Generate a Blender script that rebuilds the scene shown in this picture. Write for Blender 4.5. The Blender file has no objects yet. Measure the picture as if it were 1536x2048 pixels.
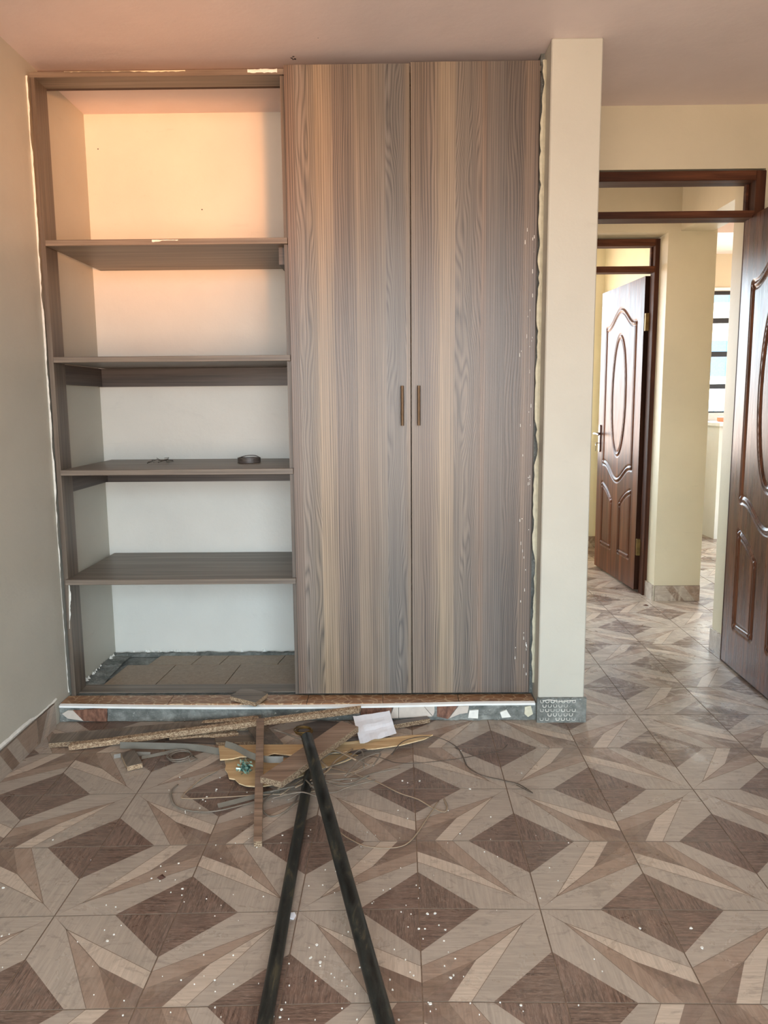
import bpy, bmesh, math, random
import numpy as np
from mathutils import Vector, Matrix, noise

# ------------------------------------------------------------------ camera
FPX, PITCH, YAW, ROLL, CAMH = 1540.95, 0.142398, -0.0096144, -0.0084159, 1.270506
S = bpy.context.scene
COL = S.collection
_f = np.array([math.sin(YAW)*math.cos(PITCH), math.cos(YAW)*math.cos(PITCH), -math.sin(PITCH)])
_r = np.array([math.cos(YAW), -math.sin(YAW), 0.0])
_u = np.cross(_r, _f)
_c, _s = math.cos(ROLL), math.sin(ROLL)
R_, U_, F_ = _c*_r + _s*_u, -_s*_r + _c*_u, _f
cam = bpy.data.cameras.new('camera')
cam.sensor_fit = 'VERTICAL'; cam.sensor_height = 24.0
cam.lens = FPX*24.0/2048.0
cam.clip_start = 0.02
co = bpy.data.objects.new('camera', cam); COL.objects.link(co)
m = Matrix.Identity(4)
for i in range(3):
    m[i][0] = R_[i]; m[i][1] = U_[i]; m[i][2] = -F_[i]
m[0][3], m[1][3], m[2][3] = 0, 0, CAMH
co.matrix_world = m
S.camera = co

# ------------------------------------------------------------------ exposure
S.view_settings.view_transform = 'Standard'
S.view_settings.look = 'None'
S.view_settings.gamma = 1.0
S.view_settings.use_curve_mapping = False
S.view_settings.exposure = 0.27

# ------------------------------------------------------------------ sky: cool sky above, sunlit warm earth below
SKY, EARTH = 10.0, 8.5
W = bpy.data.worlds.new('sky'); S.world = W; W.use_nodes = True
wt = W.node_tree; wt.nodes.clear()
wo = wt.nodes.new('ShaderNodeOutputWorld'); bg = wt.nodes.new('ShaderNodeBackground')
tc = wt.nodes.new('ShaderNodeTexCoord'); sp = wt.nodes.new('ShaderNodeSeparateXYZ')
rp = wt.nodes.new('ShaderNodeValToRGB'); mr = wt.nodes.new('ShaderNodeMapRange')
mr.inputs[1].default_value = -0.06; mr.inputs[2].default_value = 0.10
wt.links.new(tc.outputs['Generated'], sp.inputs[0]); wt.links.new(sp.outputs[2], mr.inputs[0])
wt.links.new(mr.outputs[0], rp.inputs[0]); wt.links.new(rp.outputs[0], bg.inputs[0])
rp.color_ramp.elements[0].color = (EARTH*0.092, EARTH*0.070, EARTH*0.055, 1)
rp.color_ramp.elements[1].color = (SKY*0.079, SKY*0.098, SKY*0.111, 1)
bg.inputs[1].default_value = 10.0
wt.links.new(bg.outputs[0], wo.inputs[0])

def portal(name, loc, rot, sx, sy):
    l = bpy.data.lights.new(name, 'AREA'); l.shape = 'RECTANGLE'; l.size = sx; l.size_y = sy
    l.cycles.is_portal = True
    o = bpy.data.objects.new(name, l); COL.objects.link(o)
    o.location = loc; o.rotation_euler = rot
    return o
RW = dict(x0=-1.25, x1=1.60, z0=0.25, z1=2.38)          # the room's own window, behind the camera
portal('window_daylight', ((RW['x0']+RW['x1'])/2, -1.37, (RW['z0']+RW['z1'])/2), (math.radians(90), 0, 0), RW['x1']-RW['x0'], RW['z1']-RW['z0'])
portal('bedroom_daylight', (0.275, 6.77, 1.525), (math.radians(-90), 0, 0), 2.35, 1.45)
portal('kitchen_daylight', (3.30, 7.72, 1.72), (math.radians(-90), 0, 0), 1.5, 1.1)
portal('hall_daylight', (-1.52, 4.32, 1.5), (0, math.radians(-90), 0), 1.3, 0.8)
portal('added_side_daylight', (4.92, 6.05, 1.4), (0, math.radians(90), 0), 1.9, 2.1)  # unseen side opening, added to brighten the kitchen end
sun = bpy.data.lights.new('sun', 'SUN'); sun.energy = 14.0; sun.angle = math.radians(0.6); sun.color = (1.0, 0.90, 0.74)
so = bpy.data.objects.new('sun', sun); COL.objects.link(so)
so.rotation_euler = Vector((0.30, -0.45, -0.84)).to_track_quat('-Z', 'Y').to_euler()

# warm spot added outside the window to tint the alcove's top; source unseen
gl = bpy.data.lights.new('added_warm_spot', 'SPOT'); gl.energy = 1500; gl.color = (1.0, 0.40, 0.12); gl.spot_size = math.radians(16); gl.spot_blend = 1.0; gl.shadow_soft_size = .25
go = bpy.data.objects.new('added_warm_spot', gl); COL.objects.link(go); go.location = (0.95, -2.2, 1.25)
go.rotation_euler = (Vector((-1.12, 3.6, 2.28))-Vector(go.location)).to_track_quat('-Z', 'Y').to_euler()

# ------------------------------------------------------------------ helpers
def lin(c):
    return tuple((v/255.0)/12.92 if v <= 10 else (((v/255.0)+0.055)/1.055)**2.4 for v in c) + (1.0,)

def ray(px, py):
    d = R_*(px-768)/FPX - U_*(py-1024)/FPX + F_
    return d
def at(px, py, z=None, y=None, x=None):
    """point of the room seen at a pixel of the photograph on a given plane"""
    d = ray(px, py); o = np.array([0, 0, CAMH])
    if z is not None: t = (z-o[2])/d[2]
    elif y is not None: t = (y-o[1])/d[1]
    else: t = (x-o[0])/d[0]
    p = o+t*d
    return (float(p[0]), float(p[1]), float(p[2]))

class NT:
    def __init__(s, name):
        s.m = bpy.data.materials.new(name); s.m.use_nodes = True
        s.t = s.m.node_tree; s.t.nodes.clear()
        s.out = s.t.nodes.new('ShaderNodeOutputMaterial'); s.b = s.t.nodes.new('ShaderNodeBsdfPrincipled')
        s.t.links.new(s.b.outputs[0], s.out.inputs[0])
    def n(s, kind, **kw):
        x = s.t.nodes.new('ShaderNode'+kind)
        for k, v in kw.items():
            if k.startswith('i'): x.inputs[int(k[1:])].default_value = v
            else: setattr(x, k, v)
        return x
    def l(s, a, b): s.t.links.new(a, b)
    def coord(s, which='Object', scale=(1, 1, 1), rot=(0, 0, 0)):
        if which == 'World':
            c = s.n('NewGeometry').outputs['Position']
        else: c = s.n('TexCoord').outputs[which]
        mp = s.n('Mapping'); mp.inputs['Scale'].default_value = scale; mp.inputs['Rotation'].default_value = rot
        s.l(c, mp.inputs[0]); return mp.outputs[0]
    def noise(s, vec, scale, detail=3, rough=.55, dist=0):
        x = s.n('TexNoise'); x.inputs['Scale'].default_value = scale; x.inputs['Detail'].default_value = detail
        x.inputs['Roughness'].default_value = rough; x.inputs['Distortion'].default_value = dist
        s.l(vec, x.inputs['Vector']); return x.outputs['Fac']
    def ramp(s, fac, stops, interp='LINEAR'):
        x = s.n('ValToRGB'); r = x.color_ramp; r.interpolation = interp
        while len(r.elements) < len(stops): r.elements.new(0.5)
        for e, (p, c) in zip(r.elements, stops):
            e.position = p; e.color = c if len(c) == 4 else tuple(c)+(1,)
        s.l(fac, x.inputs[0]); return x.outputs[0]
    def mix(s, fac, a, b, mode='MIX'):
        x = s.n('MixRGB', blend_type=mode)
        for i, v in ((0, fac), (1, a), (2, b)):
            if hasattr(v, 'is_linked') or hasattr(v, 'node'): s.l(v, x.inputs[i])
            else: x.inputs[i].default_value = v
        return x.outputs[0]
    def math(s, op, a, b=0.0):
        x = s.n('Math', operation=op)
        for i, v in ((0, a), (1, b)):
            if hasattr(v, 'node'): s.l(v, x.inputs[i])
            else: x.inputs[i].default_value = v
        return x.outputs[0]
    def bump(s, h, strength=.2, dist=.01):
        x = s.n('Bump'); x.inputs['Strength'].default_value = strength; x.inputs['Distance'].default_value = dist
        s.l(h, x.inputs['Height']); s.l(x.outputs[0], s.b.inputs['Normal'])
    def col(s, c): 
        if hasattr(c, 'node'): s.l(c, s.b.inputs['Base Color'])
        else: s.b.inputs['Base Color'].default_value = c
    def rough(s, r):
        if hasattr(r, 'node'): s.l(r, s.b.inputs['Roughness'])
        else: s.b.inputs['Roughness'].default_value = r

def g3(v): return (v, v, v, 1)
def plain(name, rgb, rough=.5, metal=0.0, var=.12, scale=30, bump=.0):
    n = NT(name); v = n.coord(); f = n.noise(v, scale, 3)
    c = lin(rgb)
    n.col(n.ramp(f, [(.3, tuple(x*(1-var) for x in c[:3])), (.7, tuple(min(1, x*(1+var)) for x in c[:3]))]))
    n.rough(rough); n.b.inputs['Metallic'].default_value = metal
    if bump: n.bump(f, bump, .004)
    return n.m

def wall_paint(name, rgb, dirt=.25):
    n = NT(name); v = n.coord('World')
    big = n.noise(v, 2.2, 4, .6); fine = n.noise(v, 90, 3, .6); lump = n.noise(v, 16, 4, .6)
    c = lin(rgb)
    base = n.ramp(big, [(.3, tuple(x*.93 for x in c[:3])), (.7, tuple(min(1, x*1.04) for x in c[:3]))])
    scuff = n.noise(n.coord('World', (2.2, 2.2, 7)), 2.4, 7, .68, .8)
    sm = n.ramp(scuff, [(.62, g3(0)), (.74, g3(1))])
    n.col(n.mix(n.math('MULTIPLY', sm, dirt), base, tuple(x*.72 for x in c[:3])+(1,)))
    n.rough(.48)
    n.bump(n.math('ADD', n.math('MULTIPLY', lump, 1.0), n.math('MULTIPLY', fine, .18)), .22, .006)
    return n.m

def laminate(name, axis='X', rgbs=((104, 92, 80), (128, 116, 103), (84, 73, 63)), rough=.42):
    n = NT(name)
    sc = {'X': (1.2, 30, 30), 'Y': (30, 1.2, 30), 'Z': (30, 30, 1.2)}[axis]
    sc2 = {'X': (1.4, 150, 150), 'Y': (150, 1.4, 150), 'Z': (150, 150, 1.4)}[axis]
    a = n.noise(n.coord('Object', sc), 1.0, 4, .6, .4); b = n.noise(n.coord('Object', sc2), 1.0, 3, .6, .3)
    x, y, z = [lin(c) for c in rgbs]
    c = n.ramp(a, [(.3, z), (.5, x), (.7, y)])
    k = n.ramp(b, [(.36, g3(.72)), (.5, g3(1)), (.62, g3(1.12))])
    n.col(n.mix(1.0, c, k, 'MULTIPLY')); n.rough(rough)
    n.bump(b, .08, .002)
    return n.m

def chipboard(name, light=1.0):
    n = NT(name); v = n.coord()
    w = n.n('TexVoronoi'); w.inputs['Scale'].default_value = 520; n.l(n.coord('Object', (.45, .45, 1)), w.inputs['Vector'])
    sep = n.n('SeparateXYZ'); n.l(w.outputs['Color'], sep.inputs[0])
    nn = n.noise(v, 260, 4, .7)
    c = n.ramp(n.math('ADD', n.math('MULTIPLY', sep.outputs[0], .6), n.math('MULTIPLY', nn, .4)),
        [(.2, tuple(q*light for q in lin((104, 78, 56))[:3])), (.45, tuple(q*light for q in lin((146, 120, 94))[:3])), (.7, tuple(min(1, q*light) for q in lin((188, 164, 134))[:3])), (.9, tuple(min(1, q*light) for q in lin((206, 184, 154))[:3]))])
    n.col(c); n.rough(.85); n.bump(nn, .5, .003)
    return n.m

def door_laminate(name, seed):
    """ash print: vertical strips of their own tone, fine lines and long ovals"""
    n = NT(name)
    tcn = n.n('TexCoord'); spx = n.n('SeparateXYZ'); n.l(tcn.outputs['Object'], spx.inputs[0])
    X = spx.outputs[0]
    wob = n.noise(n.coord('Object', (3, 3, .8)), 1.0, 2)
    u = n.math('ADD', n.math('DIVIDE', n.math('ADD', X, .232), .464), n.math('MULTIPLY', n.math('SUBTRACT', wob, .5), .012))
    if seed == 0:
        T = [(0.0, (112, 90, 76)), (.075, (132, 118, 106)), (.16, (118, 105, 92)), (.235, (166, 143, 116)), (.375, (122, 103, 88)), (.50, (108, 92, 80)), (.555, (146, 126, 106)),
             (.66, (126, 108, 92)), (.72, (138, 122, 106)), (.80, (114, 106, 99)), (.93, (106, 97, 90)), (.965, (136, 118, 100))]
        A = [(0.0, .9), (.075, 1.0), (.235, .55), (.375, 1.0), (.555, .6), (.72, .45), (.80, .9), (.965, .6)]
    else:
        T = [(0.0, (130, 112, 96)), (.07, (112, 94, 80)), (.14, (120, 102, 88)), (.215, (168, 146, 120)), (.345, (124, 110, 97)), (.47, (114, 102, 92)), (.56, (132, 108, 90)),
             (.60, (118, 104, 94)), (.70, (108, 98, 91)), (.76, (98, 86, 78)), (.86, (92, 80, 73)), (.905, (126, 106, 90)), (.97, (114, 96, 84))]
        A = [(0.0, .6), (.07, 1.0), (.215, .5), (.345, .95), (.56, .8), (.60, .4), (.76, 1.05), (.905, .7)]
    tone = n.ramp(u, [(p, lin(c)) for p, c in T], 'CONSTANT')
    tone2 = n.ramp(u, [(p, lin(c)) for p, c in T], 'LINEAR')
    tone = n.mix(.5, tone, tone2); tone = n.mix(.15, tone, lin((118, 106, 95)))
    amp = n.ramp(u, [(p, g3(c*.8)) for p, c in A], 'CONSTANT')
    CT = [(0.0, .15), (.075, 1), (.235, .08), (.375, .3), (.5, .12), (.80, .9), (.965, .1)] if seed == 0 else [(0.0, .15), (.07, .3), (.215, .08), (.345, 1), (.56, .1), (.76, .4), (.905, .1)]
    cath = n.ramp(u, [(p, g3(c)) for p, c in CT], 'CONSTANT')
    # long ovals: iso-lines of x plus slow noise
    nz = n.noise(n.coord('Object', (9, 9, 1.15)), 1.0, 2, .45)
    F = n.math('ADD', n.math('MULTIPLY', X, 700), n.math('MULTIPLY', n.math('MULTIPLY', nz, cath), 150 + 18*seed))
    wav = n.math('POWER', n.math('ADD', n.math('MULTIPLY', n.math('SINE', F), .5), .5), .6)
    fine = n.noise(n.coord('Object', (420, 420, 2.2)), 1.0, 3, .6)
    med = n.noise(n.coord('Object', (60, 60, 1.0)), 1.0, 3, .6, .3)
    ln = n.math('MULTIPLY', n.math('SUBTRACT', wav, .55), amp)
    k = n.math('ADD', n.math('MULTIPLY', ln, .62), n.math('ADD', n.math('MULTIPLY', fine, 1.5), n.math('ADD', n.math('MULTIPLY', med, .60), -.28)))
    kc = n.n('CombineXYZ'); [n.l(k, kc.inputs[i]) for i in range(3)]
    c = n.mix(1.0, tone, kc.outputs[0], 'MULTIPLY')
    n.col(c); n.rough(.36)
    n.b.inputs['Specular IOR Level'].default_value = .55
    n.bump(n.math('ADD', ln, fine), .12, .0015)
    return n.m

def mahogany(name, rough=.34, axis='Z', dark=1.0, coat=.05, spec=.38):
    n = NT(name)
    sc = {'X': (1.0, 26, 26), 'Y': (26, 1.0, 26), 'Z': (26, 26, 1.0)}[axis]
    a = n.noise(n.coord('Object', sc), 1.0, 5, .6, .5)
    b = n.noise(n.coord('Object', tuple(q*7 for q in sc)), 1.0, 3, .6)
    c = n.ramp(a, [(.28, tuple(q*dark for q in lin((54, 30, 20))[:3])), (.5, tuple(q*dark for q in lin((92, 54, 36))[:3])), (.72, tuple(q*dark for q in lin((128, 80, 54))[:3]))])
    k = n.ramp(b, [(.35, g3(.8)), (.6, g3(1.08))])
    n.col(n.mix(1, c, k, 'MULTIPLY')); n.rough(n.ramp(b, [(.3, g3(rough*.8)), (.7, g3(rough*1.3))]))
    n.b.inputs['Coat Weight'].default_value = coat; n.b.inputs['Coat Roughness'].default_value = .25; n.b.inputs['Specular IOR Level'].default_value = spec
    n.bump(a, .05, .003)
    return n.m

def tile_mat(name, rgb, var, grain_rot, dusty=.5, grain=.28, rough=.22):
    n = NT(name)
    uv = n.coord('UV', (3.0, 44, 1), (0, 0, math.radians(grain_rot)))
    g = n.noise(uv, 1.0, 5, .65, .6)
    w = n.coord('World')
    blot = n.noise(w, 5.0, 6, .65, .6)
    c = lin(rgb)
    base = n.ramp(g, [(.36, tuple(q*(1-var) for q in c[:3])), (.5, c), (.64, tuple(min(1, q*(1+var)) for q in c[:3]))])
    if grain > .5:
        v2 = n.noise(n.coord('UV', (14, 110, 1), (0, 0, math.radians(grain_rot+6))), 1.0, 4, .7)
        base = n.mix(n.ramp(v2, [(.50, g3(0)), (.62, g3(.55))]), base, lin((150, 128, 114)))
    # dried mop swirls and footprints
    sw = n.noise(n.coord('World', (1.6, 1, 1), (0, 0, .5)), 3.3, 9, .72, 1.6)
    dust = n.ramp(sw, [(.42, g3(0)), (.60, g3(dusty))])
    base = n.mix(dust, base, lin((176, 162, 148)))
    sm = n.noise(n.coord('World', (1, 1.9, 1), (0, 0, -.4)), 7.5, 8, .75, 2.2)
    base = n.mix(n.ramp(sm, [(.54, g3(0)), (.62, g3(.30))]), base, lin((96, 86, 78)))
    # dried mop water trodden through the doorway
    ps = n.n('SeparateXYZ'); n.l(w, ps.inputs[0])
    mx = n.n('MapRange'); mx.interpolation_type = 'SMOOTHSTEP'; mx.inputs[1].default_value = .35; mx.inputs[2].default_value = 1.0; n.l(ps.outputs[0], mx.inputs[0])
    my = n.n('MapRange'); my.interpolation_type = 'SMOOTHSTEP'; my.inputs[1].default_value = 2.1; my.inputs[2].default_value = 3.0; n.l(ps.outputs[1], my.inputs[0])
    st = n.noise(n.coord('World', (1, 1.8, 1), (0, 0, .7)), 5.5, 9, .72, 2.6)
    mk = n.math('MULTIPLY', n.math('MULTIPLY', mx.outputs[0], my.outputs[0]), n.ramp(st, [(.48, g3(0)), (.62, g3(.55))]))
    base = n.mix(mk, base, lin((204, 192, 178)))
    n.col(base)
    n.rough(n.ramp(blot, [(.3, g3(rough)), (.7, g3(rough+.22))]))
    n.bump(g, .05, .0015)
    return n.m

class MB:
    """collects faces, links them as ONE mesh object with its origin at the base of the shape"""
    def __init__(s): s.v = []; s.f = []; s.mi = []; s.uv = []
    def face(s, pts, mi=0, uv=None):
        k = len(s.v); s.v += [tuple(p) for p in pts]; s.f.append(list(range(k, k+len(pts)))); s.mi.append(mi); s.uv.append(uv)
        return s
    def box(s, x0, x1, y0, y1, z0, z1, mi=0, top=None, ends=None):
        t = mi if top is None else top; e = mi if ends is None else ends
        P = lambda x, y, z: (x, y, z)
        s.face([P(x0, y0, z0), P(x0, y1, z0), P(x1, y1, z0), P(x1, y0, z0)], mi)
        s.face([P(x0, y0, z1), P(x1, y0, z1), P(x1, y1, z1), P(x0, y1, z1)], t)
        s.face([P(x0, y0, z0), P(x1, y0, z0), P(x1, y0, z1), P(x0, y0, z1)], e)
        s.face([P(x1, y1, z0), P(x0, y1, z0), P(x0, y1, z1), P(x1, y1, z1)], mi)
        s.face([P(x0, y1, z0), P(x0, y0, z0), P(x0, y0, z1), P(x0, y1, z1)], mi)
        s.face([P(x1, y0, z0), P(x1, y1, z0), P(x1, y1, z1), P(x1, y0, z1)], mi)
        return s
    def prism(s, top, down, mi_top=0, mi_side=0, mi_bot=None):
        """top: list of 3D points anticlockwise from above; down: vector to the underside"""
        n_ = len(top); a = 0
        for i in range(n_):
            p, q = top[i], top[(i+1) % n_]; a += p[0]*q[1]-q[0]*p[1]
        if a < 0: top = top[::-1]
        bot = [(p[0]+down[0], p[1]+down[1], p[2]+down[2]) for p in top]
        s.face(top, mi_top); s.face(bot[::-1], mi_side if mi_bot is None else mi_bot)
        for i in range(n_):
            j = (i+1) % n_
            s.face([top[i], bot[i], bot[j], top[j]], mi_side)
        return s
    def tube(s, path, r, sides=8, mi=0, flat=1.0, caps=True, closed=False, inner=None):
        P = [Vector(p) for p in path]; n_ = len(P)
        rings = []
        up = Vector((0, 0, 1)); prev = None
        for i in range(n_):
            a = P[(i-1) % n_] if (i > 0 or closed) else P[i]; b = P[(i+1) % n_] if (i < n_-1 or closed) else P[i]
            t = (b-a)
            t = t.normalized() if t.length > 1e-9 else Vector((1, 0, 0))
            if prev is None:
                ref = up if abs(t.z) < .9 else Vector((1, 0, 0)); nx = t.cross(ref).normalized()
            else:
                nx = prev-t*prev.dot(t)
                nx = nx.normalized() if nx.length > 1e-6 else t.cross(up).normalized()
            prev = nx; ny = nx.cross(t)
            rr = r[i] if isinstance(r, (list, tuple)) else r
            rings.append([P[i]+nx*math.cos(2*math.pi*k/sides)*rr+ny*math.sin(2*math.pi*k/sides)*rr*flat for k in range(sides)])
        m_ = n_ if closed else n_-1
        for i in range(m_):
            A, B = rings[i], rings[(i+1) % n_]
            for k in range(sides):
                l_ = (k+1) % sides
                s.face([A[k], B[k], B[l_], A[l_]], mi)
        if caps and not closed:
            s.face(rings[0], mi); s.face(rings[-1][::-1], mi)
        return s
    def build(s, name, mats, parent=None, smooth=False, bevel=0, origin=None, weld=False):
        vs = np.array(s.v, float)
        lo, hi = vs.min(0), vs.max(0)
        if origin is None: origin = ((lo[0]+hi[0])/2, (lo[1]+hi[1])/2, lo[2])
        org = np.array(origin)
        me = bpy.data.meshes.new(name)
        me.from_pydata([tuple(p) for p in (vs-org)], [], s.f)
        if not isinstance(mats, (list, tuple)): mats = [mats]
        for x in mats: me.materials.append(x)
        me.polygons.foreach_set('material_index', s.mi)
        if any(u is not None for u in s.uv):
            lay = me.uv_layers.new(name='UVMap'); k = 0
            for fi, u in enumerate(s.uv):
                for j in range(len(s.f[fi])):
                    if u is not None: lay.data[k].uv = u[j]
                    k += 1
        if weld or bevel:
            bm = bmesh.new(); bm.from_mesh(me)
            bmesh.ops.remove_doubles(bm, verts=bm.verts, dist=1e-5)
            if bevel:
                ed = [e for e in bm.edges if len(e.link_faces) == 2 and e.calc_face_angle(0) > .6]
                bmesh.ops.bevel(bm, geom=ed, offset=bevel, segments=1, affect='EDGES', profile=.5)
            bm.to_mesh(me); bm.free()
        if smooth: me.polygons.foreach_set('use_smooth', [True]*len(me.polygons))
        me.update()
        o = bpy.data.objects.new(name, me); COL.objects.link(o)
        if parent is not None:
            o.parent = parent; o.location = Vector(org)-Vector(wloc(parent))
        else: o.location = Vector(org)
        return o

def wloc(o):
    v = Vector((0, 0, 0))
    while o is not None: v += o.location; o = o.parent
    return v
def tag(o, label=None, cat=None, group=None, kind=None):
    if label: o['label'] = label
    if cat: o['category'] = cat
    if group: o['group'] = group
    if kind: o['kind'] = kind
    return o
def empty(name, loc, label=None, cat=None, group=None, kind=None):
    o = bpy.data.objects.new(name, None); COL.objects.link(o); o.location = loc; o.empty_display_size = .05
    return tag(o, label, cat, group, kind)
def smooth_path(pts, n_=8):
    """Catmull-Rom through 3D points"""
    P = [Vector(p) for p in pts]; P = [P[0]*2-P[1]]+P+[P[-1]*2-P[-2]]; out = []
    for i in range(1, len(P)-2):
        a, b, c, d = P[i-1:i+3]
        for k in range(n_):
            t = k/n_
            out.append(.5*((2*b)+(c-a)*t+(2*a-5*b+4*c-d)*t*t+(-a+3*b-3*c+d)*t**3))
    out.append(P[-2]); return out

# ------------------------------------------------------------------ materials
M = {}
M['wall'] = wall_paint('cream_wall_paint', (192, 188, 175))
M['alcove'] = wall_paint('alcove_wall_paint', (219, 215, 206), .3)
M['ceil'] = wall_paint('ceiling_paint', (232, 217, 213), .12)
M['hallwall'] = wall_paint('hallway_wall_paint', (200, 190, 164))
M['yellow'] = wall_paint('bedroom_wall_paint', (236, 231, 204))
M['lam'] = laminate('grey_brown_laminate', 'X', ((116, 104, 92), (140, 128, 115), (92, 81, 72)))
M['lamY'] = laminate('grey_brown_laminate_cross', 'Y')
M['lamZ'] = laminate('grey_brown_laminate_upright', 'Z', ((98, 86, 75), (120, 108, 96), (78, 68, 60)))
M['lamD'] = laminate('dark_grey_laminate', 'X', ((82, 72, 66), (100, 89, 82), (62, 54, 50)))
M['brownlam'] = laminate('brown_laminate', 'X', ((134, 110, 92), (154, 130, 111), (112, 90, 74)))
M['chip'] = chipboard('raw_chipboard_edge')
M['chipdark'] = chipboard('dusty_chipboard', .68)
M['doorA'] = door_laminate('ash_print_laminate', 0)
M['doorB'] = door_laminate('ash_print_laminate_second', 1)
M['mah'] = mahogany('varnished_mahogany', .30, 'Z', 1.0, .16, .45)
M['mahfar'] = mahogany('varnished_mahogany_satin', .37, 'Z', 1.0, .02, .28)
M['mahX'] = mahogany('varnished_mahogany_frame', .55, 'X', .62, 0, .15)
M['mahZ'] = mahogany('varnished_mahogany_post', .55, 'Z', .5, 0, .15)
M['mahdark'] = mahogany('dark_mahogany_edge', .5, 'Z', .25, 0, .1)
M['white'] = plain('white_filler', (226, 224, 216), .6, 0, .08, 60, .4)
M['pvc'] = plain('white_plastic_trim', (236, 236, 232), .3, 0, .03)
M['cream'] = plain('cream_filler', (206, 200, 176), .7, 0, .12, 40, .5)
M['grout'] = plain('tile_grout', (124, 104, 88), .8, 0, .25, 50)
M['slab'] = plain('concrete_slab', (120, 110, 100), .8)
M['bronze'] = plain('brushed_bronze', (112, 92, 74), .34, 1.0, .1)
M['brass'] = plain('aged_brass', (124, 100, 60), .5, 1.0, .25)
M['steel'] = plain('dull_steel', (150, 148, 144), .35, 1.0, .1)
M['darkbrown'] = plain('dark_brown_lock_plate', (58, 26, 18), .3)
M['plastic'] = plain('grey_plastic_strip', (112, 107, 97), .42, 0, .1, 20)
M['band'] = plain('grey_brown_edge_band', (122, 112, 100), .4, 0, .15, 20)
M['band2'] = plain('tan_edge_band', (150, 130, 108), .45, 0, .15, 20)
M['wire'] = plain('dark_wire', (90, 79, 70), .5, .3, .2)
M['paper'] = plain('white_paper', (232, 234, 240), .7, 0, .02)
M['black'] = plain('black_window_bar', (18, 18, 20), .5)
M['teal'] = plain('pale_green_foil', (150, 186, 172), .3, .2, .3, 60)
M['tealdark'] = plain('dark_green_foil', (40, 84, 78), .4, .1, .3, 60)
M['orange'] = plain('orange_plastic', (236, 110, 40), .4)
M['counterwhite'] = plain('white_worktop', (232, 230, 224), .3, 0, .04)
M['cabgrey'] = plain('pale_grey_cabinet', (190, 184, 172), .4, 0, .06)
M['plyedge'] = plain('splintered_edge', (214, 188, 146), .8, 0, .2, 90, .5)
n = NT('pale_plywood'); a = n.noise(n.coord('Object', (3, 50, 50)), 1, 4, .6, .6)
n.col(n.ramp(a, [(.3, lin((176, 142, 100))), (.6, lin((200, 170, 128))), (.8, lin((214, 188, 150)))])); n.rough(.7); M['ply'] = n.m
n = NT('rough_cement'); v = n.coord('World'); a = n.noise(v, 14, 8, .7, .4); b = n.noise(v, 60, 5, .7)
cc = n.ramp(a, [(.3, lin((86, 88, 84))), (.5, lin((122, 124, 119))), (.68, lin((158, 160, 154)))])
n.col(n.mix(n.ramp(b, [(.60, g3(0)), (.70, g3(.6))]), cc, lin((204, 204, 196)))); n.rough(.9); n.bump(b, .9, .01); M['cement'] = n.m
n = NT('black_scratched_paint'); a = n.noise(n.coord('Object', (30, 8, 30)), 1, 6, .7, .5)
n.col(n.ramp(a, [(.40, lin((22, 24, 23))), (.56, lin((46, 48, 45))), (.68, lin((92, 84, 64)))])); n.rough(n.ramp(a, [(.3, g3(.28)), (.7, g3(.55))])); n.b.inputs['Metallic'].default_value = .35; M['pipe'] = n.m
n = NT('brown_pebble_tile'); vv = n.n('TexVoronoi', feature='DISTANCE_TO_EDGE'); vv.inputs['Scale'].default_value = 26
wq = n.n('VectorMath', operation='ADD'); nz_ = n.n('TexNoise'); nz_.inputs['Scale'].default_value = 18; sc_ = n.n('VectorMath', operation='SCALE'); sc_.inputs[3].default_value = .05
n.l(n.coord('World'), nz_.inputs['Vector']); n.l(nz_.outputs['Color'], sc_.inputs[0]); n.l(sc_.outputs[0], wq.inputs[0]); n.l(n.coord('World', (.8, 1.3, 1)), wq.inputs[1])
n.l(wq.outputs[0], vv.inputs['Vector']); a = n.noise(n.coord('World'), 25, 3)
b_ = n.ramp(a, [(.3, lin((126, 88, 60))), (.7, lin((160, 118, 84)))])
n.col(n.mix(n.ramp(vv.outputs['Distance'], [(.03, g3(1)), (.07, g3(0))]), b_, lin((186, 158, 126)))); n.rough(.35); M['pebble'] = n.m
n = NT('brown_leather_tile'); a = n.noise(n.coord('World'), 55, 6, .7, .8)
n.col(n.ramp(a, [(.3, lin((128, 106, 84))), (.6, lin((150, 128, 104))), (.75, lin((166, 146, 122)))])); n.rough(.45); n.bump(a, .15, .003); M['leather'] = n.m
n = NT('ribbed_brown_tile'); a = n.noise(n.coord('World', (60, 1, 24), (0, .6, 0)), 1, 4, .7)
n.col(n.ramp(a, [(.35, lin((88, 56, 42))), (.6, lin((132, 92, 72)))])); n.rough(.6); n.bump(a, .5, .004); M['ribbed'] = n.m
M['fragment'] = plain('pale_tile_fragment', (196, 184, 172), .5, 0, .1, 30)

# tile colours: light band, dark diamond, pale ray, pink-brown ray, two star browns
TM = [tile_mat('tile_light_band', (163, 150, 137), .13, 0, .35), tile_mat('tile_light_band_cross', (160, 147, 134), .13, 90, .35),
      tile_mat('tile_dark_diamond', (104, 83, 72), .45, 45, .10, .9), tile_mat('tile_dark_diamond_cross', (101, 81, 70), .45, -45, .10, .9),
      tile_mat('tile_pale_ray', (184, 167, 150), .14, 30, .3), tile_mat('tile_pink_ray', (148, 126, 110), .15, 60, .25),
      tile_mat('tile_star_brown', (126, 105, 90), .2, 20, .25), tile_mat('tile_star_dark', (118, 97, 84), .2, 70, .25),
      plain('tile_edge', (120, 104, 90), .7)]
M['skirt_light'], M['skirt_brown'] = TM[0], TM[6]

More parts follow.
